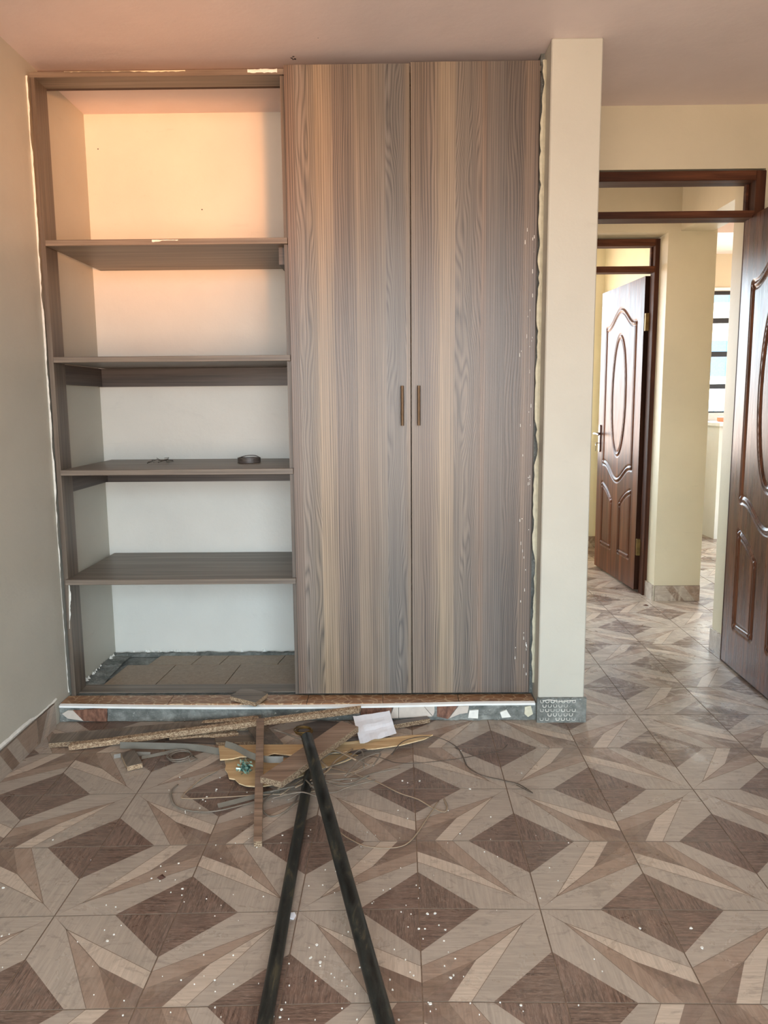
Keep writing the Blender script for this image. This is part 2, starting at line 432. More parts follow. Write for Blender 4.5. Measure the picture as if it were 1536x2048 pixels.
# ------------------------------------------------------------------ structure
ZC = 2.535
def struct(name, boxes, mat, label=None, **kw):
    b = MB()
    for q in boxes: b.box(*q)
    o = b.build(name, mat, **kw); return tag(o, label, None, None, 'structure')

floor = struct('floor', [(-1.55, 4.9, -1.75, 7.9, -.15, -.0018)], M['grout'], 'beige and brown star-patterned tiled floor', origin=(0, 0, 0))
ceiling = struct('ceiling', [(-1.55, 1.9, -1.8, 4.796, ZC, ZC+.15), (-1.55, 4.9, 4.796, 7.9, 2.62, 2.77), (1.9, 4.9, 3.6, 4.796, ZC, ZC+.15)], M['ceil'], 'plain painted plaster ceiling')
struct('wall_left', [(-1.50, -1.345, -1.8, 3.85, 0, ZC)], M['wall'], 'cream plastered wall left of the wardrobe')
struct('wall_right', [(1.70, 1.85, -1.8, 3.70, 0, ZC)], M['wall'], 'cream plastered wall behind the open door')
struct('wall_back', [(-1.345, .60, 3.60, 3.85, 0, ZC)], M['alcove'], 'pale plastered wall at the back of the alcove')
struct('wall_doorway', [(.60, .80, 3.576, 3.85, 0, ZC), (.80, 1.655, 3.576, 3.85, 2.27, ZC), (1.655, 1.70, 3.576, 3.70, 0, ZC), (1.645, 1.85, 3.70, 3.85, 0, ZC)], M['hallwall'], 'cream plastered wall around the near doorway')
struct('pillar', [(.578, .76, 2.932, 3.576, 0, ZC)], M['wall'], 'tall cream plastered pillar between wardrobe and doorway', bevel=.004)
struct('wall_rear', [(-1.50, RW['x0'], -1.45, -1.30, 0, ZC), (RW['x1'], 1.85, -1.45, -1.30, 0, ZC), (RW['x0'], RW['x1'], -1.45, -1.30, 0, RW['z0']), (RW['x0'], RW['x1'], -1.45, -1.30, RW['z1'], ZC)], M['wall'], 'cream wall behind the camera with the room window')
# hallway and the rooms beyond
struct('wall_hallway', [(-1.50, .80, 4.796, 5.05, 0, 2.62), (.80, 1.665, 4.796, 5.05, 2.255, 2.62), (1.665, 1.955, 4.796, 5.05, 0, 2.62)], M['hallwall'], 'tan hallway wall and column around the far doorway')
struct('wall_hallway_end', [(-1.50, -1.35, 3.85, 3.92, 0, ZC), (-1.50, -1.35, 4.72, 4.796, 0, ZC), (-1.50, -1.35, 3.92, 4.72, 0, .85), (-1.50, -1.35, 3.92, 4.72, 2.15, ZC)], M['hallwall'])
struct('hallway_beam', [(1.738, 1.935, 3.85, 4.796, 2.262, ZC)], M['hallwall'], 'tan ceiling beam crossing the hallway')
struct('wall_bedroom_side', [(1.78, 1.935, 5.05, 6.75, 0, 2.62), (-1.50, -1.35, 5.05, 6.75, 0, 2.62)], M['yellow'], 'pale yellow side wall of the far room')
struct('wall_bedroom_far', [(-1.35, -.90, 6.60, 6.75, 0, 2.62), (1.45, 1.78, 6.60, 6.75, 0, 2.62), (-.90, 1.45, 6.60, 6.75, 0, .80), (-.90, 1.45, 6.60, 6.75, 2.25, 2.62)], M['yellow'], 'pale yellow end wall of the far room')
struct('wall_kitchen_far', [(1.935, 2.55, 7.55, 7.70, 0, 2.62), (4.05, 4.9, 7.55, 7.70, 0, 2.62), (2.55, 4.05, 7.55, 7.70, 0, 1.135), (2.55, 4.05, 7.55, 7.70, 2.285, 2.62)], M['hallwall'], 'tan kitchen wall around the barred window')
struct('wall_kitchen_side', [(4.75, 4.9, 3.6, 5.0, 0, 2.62), (4.75, 4.9, 7.1, 7.55, 0, 2.62), (4.75, 4.9, 5.0, 7.1, 0, .45), (4.75, 4.9, 5.0, 7.1, 2.35, 2.62), (1.78, 1.935, 6.75, 7.55, 0, 2.62)], M['hallwall'])  # large window opening here is unseen, added for more light
struct('wall_hallway_near', [(1.85, 4.75, 3.70, 3.85, 0, ZC)], M['hallwall'])
struct('kitchen_beam', [(1.935, 4.75, 6.02, 6.20, 2.50, 2.62)], M['ceil'], 'pale ceiling beam before the kitchen window')
# ceiling nail holes near the wardrobe top
b = MB()
random.seed(5)
for px, py in ((583, 116), (587, 113), (590, 118), (586, 119), (636, 76)):
    p = at(px, py, z=ZC-.0005); r = .0045 if py > 100 else .002
    b.face([(p[0]+r*math.cos(k)*random.uniform(.6, 1.5), p[1]+r*math.sin(k)*random.uniform(.6, 1.5), p[2]) for k in np.linspace(0, 5.6, 7)][::-1])
tag(b.build('ceiling_chip', M['black'], ceiling))

b = MB()
for px, py in ((196, 298), (404, 419)):
    p = at(px, py, y=3.5985)
    b.face([(p[0]+.003*math.cos(k), p[1], p[2]+.003*math.sin(k)) for k in np.linspace(0, 5.4, 6)])
b.build('nail_head', M['black'], bpy.data.objects['wall_back'])

# ------------------------------------------------------------------ floor tiles
T = .305; GX, GY, GR, GS = .0596138, 1.4821977, -.0112672, .0119389
gc, gs = math.cos(GR), math.sin(GR)
def grid(i, j):
    return (GX+(i*gc-j*gs)*T, GY+(i*gs+j*gc)*T + (GS*i if i < 0 else 0.0))
def clip(poly, rect):
    x0, x1, y0, y1 = rect
    def cl(P, inside, cut):
        out = []
        for k in range(len(P)):
            a, b_ = P[k-1], P[k]
            ia, ib = inside(a), inside(b_)
            if ia != ib: out.append(cut(a, b_))
            if ib: out.append(b_)
        return out
    def mk(ax, val, sg):
        return (lambda p: sg*(p[ax]-val) >= 0), (lambda a, b_: tuple(a[q]+(b_[q]-a[q])*((val-a[ax])/(b_[ax]-a[ax])) for q in range(4)))
    for ax, val, sg in ((0, x0, 1), (0, x1, -1), (1, y0, 1), (1, y1, -1)):
        if len(poly) < 3: return []
        f1, f2 = mk(ax, val, sg); poly = cl(poly, f1, f2)
    return poly
PAT = [([(0, 0), (.5, 0), (0, .5)], None)]
# local tile frame: grey star corner G=(0,0), brown star corner B=(1,1), diamond corners (1,0) and (0,1)
a_, b__, p_, t_ = .82, .655, .58, .165
PAT = [([(1, 0), (1, .5), (.5, 0)], 2), ([(0, 1), (.5, 1), (0, .5)], 3),
       ([(0, 0), (.5, 0), (1, .5), (1, b__), (t_, t_)], 0),
       ([(0, 0), (t_, t_), (b__, 1), (.5, 1), (0, .5)], 1),
       ([(t_, t_), (1, b__), (1, a_), (p_, p_)], 5),
       ([(t_, t_), (p_, p_), (a_, 1), (b__, 1)], 4),
       ([(p_, p_), (1, a_), (1, 1)], 6), ([(p_, p_), (1, 1), (a_, 1)], 7)]
SEAM = [((0, 0), (t_, t_)), ((t_, t_), (1, b__)), ((t_, t_), (p_, p_)), ((t_, t_), (b__, 1)), ((p_, p_), (1, 1))]
E_ = .0028
def tile_faces(mb, i, j, rects):
    """tile between grid corners i..i+1, j..j+1"""
    if i % 2: gi, bi = i, i+1
    else: gi, bi = i+1, i
    if j % 2: gj, bj = j, j+1
    else: gj, bj = j+1, j
    du, dv = bi-gi, bj-gj
    rot = du*dv < 0      # keeps the pattern a rotation, never a mirror image
    e = .0016/T
    def w(u, v):
        if rot: u, v = v, u
        u = min(1-e, max(e, u)); v = min(1-e, max(e, v))
        fi, fj = gi+du*u, gj+dv*v
        i0, i1 = min(gi, bi), max(gi, bi); j0, j1 = min(gj, bj), max(gj, bj)
        A, B, C, D = grid(i0, j0), grid(i1, j0), grid(i1, j1), grid(i0, j1)
        s_, t2 = fi-i0, fj-j0
        return tuple(A[k]*(1-s_)*(1-t2)+B[k]*s_*(1-t2)+C[k]*s_*t2+D[k]*(1-s_)*t2 for k in (0, 1))
    def put(poly, mi, z):
        q = [w(*p)+p for p in poly]
        ar = sum(q[k-1][0]*q[k][1]-q[k][0]*q[k-1][1] for k in range(len(q)))
        if ar < 0: q = q[::-1]
        for rc in rects:
            c = clip(q, rc)
            if len(c) >= 3:
                mb.face([(p[0], p[1], z) for p in c], mi, [(p[2]+i*.37, p[3]+j*.71) for p in c])
    for poly, mi in PAT: put(poly, mi, 0.0)
    for (u0, v0), (u1, v1) in SEAM:
        L_ = math.hypot(u1-u0, v1-v0); nx, ny = -(v1-v0)/L_*.0028, (u1-u0)/L_*.0028
        put([(u0-nx, v0-ny), (u1-nx, v1-ny), (u1+nx, v1+ny), (u0+nx, v0+ny)], 8, .0003)
    # sides down to the grout bed
    ring = [(0, 0), (1, 0), (1, 1), (0, 1)]
    q = [w(*p)+p for p in ring]
    if sum(q[k-1][0]*q[k][1]-q[k][0]*q[k-1][1] for k in range(4)) < 0: q = q[::-1]
    for rc in rects:
        c = clip(q, rc)
        if len(c) >= 3:
            for k in range(len(c)):
                a, b_ = c[k-1], c[k]
                mb.face([(a[0], a[1], -.005), (b_[0], b_[1], -.005), (b_[0], b_[1], 0), (a[0], a[1], 0)], 8, [(0, 0)]*4)
RECTS = [(-1.345, 1.70, .10, 2.95), (.578, 1.70, 2.9495, 2.95), (.76, 1.70, 2.95, 3.576), (.80, 1.645, 3.576, 3.85), (-1.35, 4.75, 3.85, 4.796),
         (.80, 1.665, 4.796, 5.05), (-1.35, 1.78, 5.05, 6.60), (1.955, 4.75, 4.796, 7.55)]
random.seed(11)
ntile = 0
rest = MB()
for j in range(-5, 21):
    for i in range(-6, 16):
        A, C = grid(i, j), grid(i+1, j+1)
        cx, cy = (A[0]+C[0])/2, (A[1]+C[1])/2
        rc = [r_ for r_ in RECTS if not (C[0] < r_[0] or A[0] > r_[1] or C[1] < r_[2] or A[1] > r_[3])]
        if not rc: continue
        seen = (cy < 3.9) or (cy < 5.2 and cx > .4) or (cx > .9 and cx < 3.6)
        mb = MB() if seen else rest
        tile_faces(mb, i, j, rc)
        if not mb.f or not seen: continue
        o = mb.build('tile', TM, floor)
        ntile += 1
# rows behind the camera, one object
for j in range(-11, -4):
    for i in range(-6, 6): tile_faces(rest, i, j, [(-1.345, 1.70, -1.30, .0995)])
o = rest.build('far_tiles', TM, floor); o['kind'] = 'stuff'
print('tiles', ntile)

# ------------------------------------------------------------------ skirtings
def skirting(name, p0, p1, h, thick, side, label, tilelen=.305, z0=0.0):
    """tiled skirting from p0 to p1; side = unit vector pointing into the room"""
    L_ = math.hypot(p1[0]-p0[0], p1[1]-p0[1]); d = ((p1[0]-p0[0])/L_, (p1[1]-p0[1])/L_)
    e = empty(name, (p0[0], p0[1], z0), label, kind='structure')
    k = 0; s_ = 0
    rr = random.Random(name)
    while s_ < L_-.01:
        a, b_ = s_+.0012, min(L_, s_+tilelen)-.0012
        def P(s1, t1, z): return (p0[0]+d[0]*s1+side[0]*t1, p0[1]+d[1]*s1+side[1]*t1, z)
        mb = MB(); L2 = b_-a
        # slanting bands as cut from a floor tile
        off = rr.uniform(-.1, .1); cuts = sorted([a+L2*x for x in ((.30+off), (.48+off), (.72+off))])
        sl = rr.choice((-1, 1))*h*.8; prev0, prev1 = a, a; seq = rr.choice(([0, 5, 4, 6], [6, 0, 4, 0], [0, 6, 0, 5], [2, 0, 5, 0]))
        for q_, c in enumerate(cuts+[b_]):
            c0, c1 = (c, c) if c == b_ else (min(b_, max(a, c-sl/2)), min(b_, max(a, c+sl/2)))
            f_ = [P(prev0, thick, z0), P(c0, thick, z0), P(c1, thick, z0+h), P(prev1, thick, z0+h)]
            mb.face(f_, seq[q_], [(prev0*3, 0), (c0*3, 0), (c1*3, h*3), (prev1*3, h*3)])
            prev0, prev1 = c0, c1
        mb.face([P(a, 0, z0+h), P(a, thick, z0+h), P(b_, thick, z0+h), P(b_, 0, z0+h)], 8, [(0, 0)]*4)
        mb.face([P(a, 0, z0), P(a, thick, z0), P(a, thick, z0+h), P(a, 0, z0+h)], 8, [(0, 0)]*4)
        mb.face([P(b_, 0, z0), P(b_, thick, z0), P(b_, thick, z0+h), P(b_, 0, z0+h)], 8, [(0, 0)]*4)
        mb.build('skirting_tile', TM, e)
        s_ += tilelen; k += 1
    return e
skirting('baseboard_left', (-1.345, 0.3), (-1.345, 2.90), .098, .009, (1, 0), 'cut floor tiles as a skirting along the left wall')
skirting('baseboard_column', (1.668, 4.796), (1.955, 4.796), .098, .010, (0, -1), 'cut tile skirting at the foot of the hallway column')
struct('baseboard_column_side', [(1.653, 1.665, 4.80, 4.94, 0, .10)], M['skirt_light'])
struct('baseboard_reveal', [(1.633, 1.645, 3.69, 3.85, 0, .105)], M['skirt_light'], 'pale tile skirting on the doorway reveal')
skirting('baseboard_bedroom', (1.30, 6.60), (1.775, 6.60), .10, .01, (0, -1), 'tile skirting in the far room')
skirting('baseboard_right', (1.70, .4), (1.70, 3.57), .098, .009, (-1, 0), 'tile skirting behind the open door')
# plaster ridge above the left skirting
def ragged(name, p0, p1, wdir, wmin, wmax, tdir, thick, mat, parent=None, n_=60, seed=1, both=True):
    """an irregular smear of filler between p0 and p1"""
    rr = random.Random(seed); mb = MB(); P0, P1 = Vector(p0), Vector(p1); wd, td = Vector(wdir), Vector(tdir)
    pts = []; x_ = rr.uniform(wmin, wmax); y_ = 0
    for k in range(n_+1):
        c = P0.lerp(P1, k/n_); x_ += rr.uniform(-1, 1)*(wmax-wmin)*.35; x_ = min(wmax, max(wmin, x_))
        y_ = rr.uniform(0, .25)*wmin if both else 0
        th = thick*rr.uniform(.6, 1.1)
        pts.append((c-wd*y_, c+wd*x_*.5+td*th, c+wd*x_, ))
    for k in range(n_):
        a, b_ = pts[k], pts[k+1]
        mb.face([a[0], b_[0], b_[1], a[1]]); mb.face([a[1], b_[1], b_[2], a[2]])
    return mb.build(name, mat, parent)
tag(ragged('plaster_ridge', (-1.3445, .9, .100), (-1.3445, 2.93, .100), (0, 0, 1), .006, .020, (1, 0, 0), .007, M['white'], None, 90, 3), kind='structure')

# ------------------------------------------------------------------ plinth
PZ = .073
plinth = empty('plinth', (-.38, 2.95, 0), 'low tiled plinth with broken cement front under the wardrobe', kind='structure')
MB().box(-1.345, .578, 2.957, 3.60, 0, PZ-.006).build('plinth_core', M['cement'], plinth)
# lumpy front
mb = MB(); nx, nz = 260, 12; x0, x1 = -1.343, .577
H_ = np.zeros((nx+1, nz+1))
for a in range(nx+1):
    for b_ in range(nz+1):
        x = x0+(x1-x0)*a/nx; z = .001+.064*b_/nz
        h = .0075*noise.noise(Vector((x*14, 3.1, z*22)))+.007*abs(noise.noise(Vector((x*45, 9, z*60))))
        if x > .30: # adhesive grid
            h += .0028*(1 if ((x*38) % 1 < .25 or (z*38) % 1 < .3) else 0)
        H_[a, b_] = h
V_ = lambda a, b_: (x0+(x1-x0)*a/nx, 2.952-H_[a, b_], .001+.064*b_/nz)
for a in range(nx):
    for b_ in range(nz): mb.face([V_(a, b_), V_(a+1, b_), V_(a+1, b_+1), V_(a, b_+1)])
mb.build('cement_front', M['cement'], plinth, smooth=True, weld=True)
FR = [([(124, 1428), (135, 1421), (146, 1421), (167, 1442), (135, 1437)], 'fragment'), ([(146, 1421), (214, 1416), (213, 1444), (167, 1442)], 'ribbed'),
      ([(651, 1417), (719, 1417), (719, 1429), (651, 1424)], 'fragment'), ([(721, 1416), (786, 1412), (778, 1437), (721, 1430)], 'ribbed'),
      ([(788, 1413), (797, 1413), (797, 1436), (779, 1437)], 'fragment'), ([(798, 1412), (847, 1412), (865, 1433), (798, 1436)], 'fragment'),
      ([(848, 1412), (869, 1411), (869, 1424), (866, 1432)], 'fragment'), ([(874, 1411), (915, 1410), (896, 1438), (874, 1433)], 'ribbed'),
      ([(917, 1411), (938, 1411), (935, 1426), (920, 1428), (898, 1437)], 'fragment'), ([(939, 1421), (957, 1420), (956, 1437), (936, 1436)], 'white'),
      ([(1050, 1414), (1062, 1404), (1066, 1428), (1056, 1434), (1049, 1428)], 'cream'), ([(1000, 1425), (1013, 1420), (1022, 1434), (1004, 1436)], 'white')]
for poly, mt in FR:
    P = [at(px, py, y=2.943) for px, py in poly]
    P = [(p[0], p[1], min(.062, max(.003, p[2]))) for p in P]
    mb = MB(); mb.face(P); Q = [(p[0], p[1]+.011, p[2]) for p in P]
    for k in range(len(P)): mb.face([P[k-1], Q[k-1], Q[k], P[k]])
    mb.build('tile_fragment', M[mt], plinth)
# pebble tiles along the front strip
xs = [-1.345, -1.210, -.906, -.601, -.346, -.040, .267, .572]
for a, b_ in zip(xs[:-1], xs[1:]):
    MB().box(a+.001, b_-.001, 2.952, 3.045, PZ-.008, PZ).build('front_tile', M['pebble'], plinth, bevel=.0012)
# alcove tiles
rows = [(3.162, 3.415, [-1.245, -1.02, -.72, -.40]), (3.419, 3.545, [-1.13, -.93, -.80, -.53, -.40])]
for y0, y1, cx in rows:
    for a, b_ in zip(cx[:-1], cx[1:]):
        mb = MB(); sk = .02
        mb.prism([(a+.002, y0, PZ+.001), (b_-.002, y0, PZ+.001), (b_-.002+sk, y1, PZ+.001), (a+.002+sk, y1, PZ+.001)], (0, 0, -.009))
        mb.build('alcove_tile', M['leather'], plinth)
# cement smears inside
def lump_strip(name, x0, x1, y0, y1, z, h, seed, mat, parent, nx=40, ny=8):
    mb = MB(); rr = random.Random(seed)
    H = [[z+h*max(0, math.sin(math.pi*b_/ny))*(.5+.9*abs(noise.noise(Vector((a*.37+seed, b_*.5, 2))))) for b_ in range(ny+1)] for a in range(nx+1)]
    V = lambda a, b_: (x0+(x1-x0)*a/nx, y0+(y1-y0)*b_/ny, H[a][b_])
    for a in range(nx):
        for b_ in range(ny): mb.face([V(a, b_), V(a+1, b_), V(a+1, b_+1), V(a, b_+1)])
    return mb.build(name, mat, parent, smooth=True, weld=True)
lump_strip('cement_smear', -1.344, -.41, 3.545, 3.600, PZ-.004, .016, 2, M['cement'], plinth, 60)
lump_strip('cement_smear', -1.344, -1.25, 3.16, 3.60, PZ-.004, .016, 5, M['cement'], plinth, 8, 30)
mb = MB()   # lumps of plaster left on the alcove edge
for k in range(34):
    rr = random.Random(k+50)
    if k < 20: p = Vector((rr.uniform(-1.32, -1.05)+.6*(rr.random()**3), 3.592, PZ+.008+rr.random()*.006))
    else: p = Vector((-1.335, rr.uniform(3.18, 3.58), PZ+.008+rr.random()*.006))
    r = rr.uniform(.004, .011)
    for q_ in range(2):
        ang = [rr.uniform(.5, 1.2)*r for _ in range(6)]
        base = [p+Vector((ang[t]*math.cos(t*1.047), ang[t]*math.sin(t*1.047)*.7, -.008)) for t in range(6)]
        tp = p+Vector((0, 0, r*.8))
        for t in range(6): mb.face([base[t], base[(t+1) % 6], tp])
o = mb.build('plaster_crumbs', M['white'], plinth); o['kind'] = 'stuff'
# white plastic trim on the edge, sagging in the middle
mb = MB(); seg = 24
def tz(t): return .072-.010*math.sin(math.pi*min(1, t*1.15))+.006*max(0, t-.7)
for k in range(seg):
    a, b_ = k/seg, (k+1)/seg; xa, xb = -1.338+1.906*a, -1.338+1.906*b_; za, zb = tz(a), tz(b_)
    y0, y1 = 2.936, 2.952
    mb.face([(xa, y0, za-.006), (xb, y0, zb-.006), (xb, y0, zb+.002), (xa, y0, za+.002)])
    mb.face([(xa, y0, za+.002), (xb, y0, zb+.002), (xb, y1, zb+.005), (xa, y1, za+.005)])
    mb.face([(xa, y0, za-.006), (xa, y1, za-.006), (xb, y1, zb-.006), (xb, y0, zb-.006)])
mb.build('edge_trim', M['pvc'], plinth)
# corner cement lump at left wall

# pillar foot: stripped tile bed
foot = empty('pillar_foot', (.668, 2.932, 0), 'stripped grey cement bed with white adhesive grid at pillar foot', kind='structure')
mb = MB(); nx, nz = 70, 34
xa, xb = .573, .768
Hf = lambda x, z: .004*noise.noise(Vector((x*20, 1, z*20)))+.003*abs(noise.noise(Vector((x*70, 5, z*70))))
V = lambda a, b_: (xa+(xb-xa)*a/nx, 2.923-Hf(a/nx*.2, b_/nz*.1), .101*b_/nz*(1+(.03*math.sin(a*.9) if b_ == nz else 0)))
for a in range(nx):
    for b_ in range(nz): mb.face([V(a, b_), V(a+1, b_), V(a+1, b_+1), V(a, b_+1)])
mb.face([(xa, 2.923, 0), (xa, 2.923, .101), (xa, 2.94, .101), (xa, 2.94, 0)]); mb.face([(xb, 2.923, 0), (xb, 2.94, 0), (xb, 2.94, .101), (xb, 2.923, .101)])
mb.face([(xa, 2.923, .099), (xb, 2.923, .099), (xb, 2.934, .103), (xa, 2.934, .103)])
mb.build('cement_bed', M['cement'], foot, smooth=False, weld=True)
mb = MB(); rr = random.Random(4)
for r_ in range(5):
    for c in range(7):
        x = xa+.012+c*.021+(.010 if r_ % 2 else 0); z = .010+r_*.0185
        if x+.016 > xb-.035 or rr.random() < .12: continue
        w_, h_ = .013, .011; y = 2.9185
        path = [(x, y, z+h_), (x, y, z+h_*.3), (x+w_*.25, y, z), (x+w_*.75, y, z), (x+w_, y, z+h_*.3), (x+w_, y, z+h_)]
        mb.tube(path, .0013*rr.uniform(.6, 1.3), 4)
mb.tube(smooth_path([(xa+.02, 2.918, .092), (xa+.05, 2.918, .096), (xa+.09, 2.918, .090), (xa+.15, 2.918, .094)], 5), .0016, 4)
o = mb.build('adhesive_grid', M['white'], foot); o['kind'] = 'stuff'

# ------------------------------------------------------------------ wardrobe
wd = empty('wardrobe', (-.38, 3.03, PZ), 'tall built-in wardrobe with open shelves and two ash-print doors', 'wardrobe')
MB().box(-1.331, -1.313, 3.045, 3.150, PZ, 2.470).build('side_panel', M['lamZ'], wd)
MB().box(-.402, -.384, 3.050, 3.58, PZ+.002, 2.468).build('divider_panel', M['lamZ'], wd)
MB().box(.546, .564, 3.050, 3.150, PZ+.002, 2.468).build('side_panel', M['lamZ'], wd)
MB().box(-1.331, .564, 3.045, 3.150, 2.470, 2.490).build('top_rail', M['lam'], wd)
MB().box(-1.312, .545, 3.072, 3.160, PZ, PZ+.004).build('bottom_strip', M['lam'], wd)
for z, xl in ((1.888, -1.303), (1.452, -1.303), (1.012, -1.304), (.568, -1.316)):
    mb = MB().box(xl-.004, -.386, 3.030, 3.592, z-.022, z)
    mb.build('shelf', M['lam'], wd, bevel=.0012)
for z in (1.4295, .9895):
    MB().box(-1.344, -.405, 3.582, 3.599, z-.082, z).build('back_batten', M['lamD'], wd)
    MB().box(-1.344, -1.326, 3.155, 3.580, z-.080, z).build('side_batten', laminate('dark_grey_laminate_side', 'Y', ((82, 72, 66), (100, 89, 82), (62, 54, 50))), wd)
MB().box(-.430, -.404, 3.10, 3.575, 1.866-.065, 1.866).build('side_batten', M['lamD'], wd)
def handle(parent, x, ztop, zbot, y):
    e = MB(); e.tube([(x, y-.028, zbot), (x, y-.028, ztop)], .0062, 12)
    for z in (zbot+.030, ztop-.030): e.tube([(x, y-.026, z), (x, y, z)], .0045, 8)
    return e.build('handle', M['bronze'], parent, smooth=False, weld=True)
for nm, (x0, x1, zt, zb), mt, hx in (('A', (-.384, .0785, 2.496, .0845), 'doorA', .045), ('B', (.0815, .556, 2.5005, .0855), 'doorB', .109)):
    d = MB().box(x0, x1, 3.026, 3.044, zb, zt).build('door', M[mt], wd, bevel=.0008)
    handle(d, hx, 1.330, 1.178, 3.026)
tag(wd.children[-2]); tag(wd.children[-1])
# filler smears (white gunk) at the carcass edges
ragged('filler_bead', (-1.3435, 3.040, .09), (-1.3435, 3.040, 2.475), (1, 0, 0), .002, .009, (0, -1, 0), .003, M['white'], wd, 160, 8)
ragged('filler_bead', (.578, 3.020, .13), (.578, 3.022, 2.50), (-1, 0, 0), .003, .019, (0, -1, 0), .004, M['cream'], wd, 120, 18)
ragged('filler_smear', (-1.322, 3.0445, .36), (-1.312, 3.0445, .56), (1, 0, 0), .002, .009, (0, -1, 0), .003, M['white'], wd, 30, 28)
ragged('filler_smear', (-.52, 3.0435, 2.488), (-.41, 3.0435, 2.488), (0, 0, -1), .010, .018, (0, -1, 0), .002, M['white'], wd, 16, 31)
ragged('filler_smear', (-1.20, 3.0435, 2.489), (-.75, 3.0435, 2.489), (0, 0, -1), .001, .006, (0, -1, 0), .002, M['cream'], wd, 50, 32)
ragged('filler_smear', (-.90, 3.028, 1.884), (-.80, 3.028, 1.884), (0, 0, -1), .003, .010, (0, -1, 0), .002, M['white'], wd, 16, 33)
# plaster over the rail, dark colour paints the gap's shade; cement beside the doors
struct('trim_1', [(-1.345, .578, 3.152, 3.17, 2.470, ZC)], plain('plaster_gap_shade', (84, 68, 60), .9), 'rough plaster joint between wardrobe and ceiling with gap shade in its colour')
struct('trim_2', [(.564, .578, 3.055, 3.12, PZ, ZC)], M['cement'], 'grey cement joint between wardrobe and pillar')
mb = MB(); rr = random.Random(77)
for k in range(46):     # white paint drips on the right door
    x = .545-.05*rr.random()**2.2; z = rr.uniform(.12, 1.9); w_, h_ = rr.uniform(.0012, .003), rr.uniform(.003, .016)
    mb.face([(x, 3.0256, z), (x+w_, 3.0256, z), (x+w_*.8, 3.0256, z+h_), (x+.0003, 3.0256, z+h_)])
o = mb.build('paint_drips', M['white'], wd); o['kind'] = 'stuff'

# things on the shelves
p = at(498, 924, z=1.013)
mb = MB(); R0 = .050
c = Vector((at(498, 925, z=1.012)[0], 3.36, 1.0125))
for k in range(40):
    t = k/40*2*math.pi; t2 = (k+1)/40*2*math.pi
    for (ra, rb) in ((R0, R0), (R0-.004, R0-.004)):
        A, B = Vector((math.cos(t)*ra, math.sin(t)*ra*.8, 0)), Vector((math.cos(t2)*rb, math.sin(t2)*rb*.8, 0))
        mb.face([c+A, c+B, c+B+Vector((0, 0, .021)), c+A+Vector((0, 0, .021))])
    A, B = Vector((math.cos(t), math.sin(t)*.8, 0)), Vector((math.cos(t2), math.sin(t2)*.8, 0)); u_ = Vector((0, 0, .021))
    mb.face([c+A*R0+u_, c+B*R0+u_, c+B*(R0-.004)+u_, c+A*(R0-.004)+u_])
mb.tube(smooth_path([c+Vector((-.045, .01, .020)), c+Vector((-.02, .045, .026)), c+Vector((.02, .03, .028)), c+Vector((.048, -.01, .022))], 5), .0018, 5)
tag(mb.build('edging_roll', M['lamD'], None), 'coiled roll of grey laminate edging tape on the third shelf', 'edging tape')
rr = random.Random(3); cx, cy = at(315, 926, z=1.013)[0], 3.40
for k in range(14):
    a = rr.uniform(0, 6.28); x, y = cx+rr.gauss(0, .022), cy+rr.gauss(0, .03); L_ = rr.uniform(.014, .022); z = 1.0145+.0022*k*.5
    mb = MB(); q = Vector((x, y, z)); d = Vector((math.cos(a)*L_, math.sin(a)*L_, rr.uniform(-.001, .006)))
    mb.tube([q-d, q-d*.8, q+d*.85, q+d], [.0034, .0015, .0013, .0002], 6)
    tag(mb.build('screw', M['steel'], None), 'small loose steel screw in the little heap on the third shelf', 'screw', 'screws heaped on the third shelf')

# ------------------------------------------------------------------ moulded doors
def seg_dist(P, poly):
    d = np.full(P.shape[:-1], 9.0)
    for a, b_ in zip(poly[:-1], poly[1:]):
        a, b_ = np.array(a), np.array(b_); ab = b_-a; L2 = (ab@ab)+1e-12
        t = np.clip(((P-a)@ab)/L2, 0, 1); q = a+t[..., None]*ab
        d = np.minimum(d, np.hypot(P[..., 0]-q[..., 0], P[..., 1]-q[..., 1]))
    return d
def ogee(xa, xb, zs, zp, n_=24, flat=.10):
    """shoulder at both ends, peak in the middle"""
    out = []
    for k in range(n_+1):
        t = k/n_; x = xa+(xb-xa)*t; u = abs(t-.5)*2
        u = min(1, u/(1-flat)) if u < 1-flat else 1
        out.append((x, zs+(zp-zs)*(.5+.5*math.cos(math.pi*u))))
    return out
def moulding(wd_):
    a, b_ = .125, wd_-.125; c = wd_/2
    top = ogee(a, b_, 1.765, 1.875)
    bot = ogee(a, b_, .815, .710)
    P = [top, bot, [(a, .815), (a, 1.765)], [(b_, .815), (b_, 1.765)],
         [(c+.128*math.cos(t), 1.295+.405*math.sin(t)) for t in np.linspace(0, 2*math.pi, 60)]]
    for s_ in (-1, 1):
        xo, xi = (a, c-.085) if s_ < 0 else (b_, c+.085)
        cv = []
        for k in range(13):
            t = k/12; cv.append((xo+(xi-xo)*t, .655-.105*(t**1.0)*(.35+.65*t) if True else 0))
        P += [cv, [(xo, .215), (xo, .655)], [(xi, .215), (xi, .55)], [(xo, .215), (xi, .215)]]
    return P
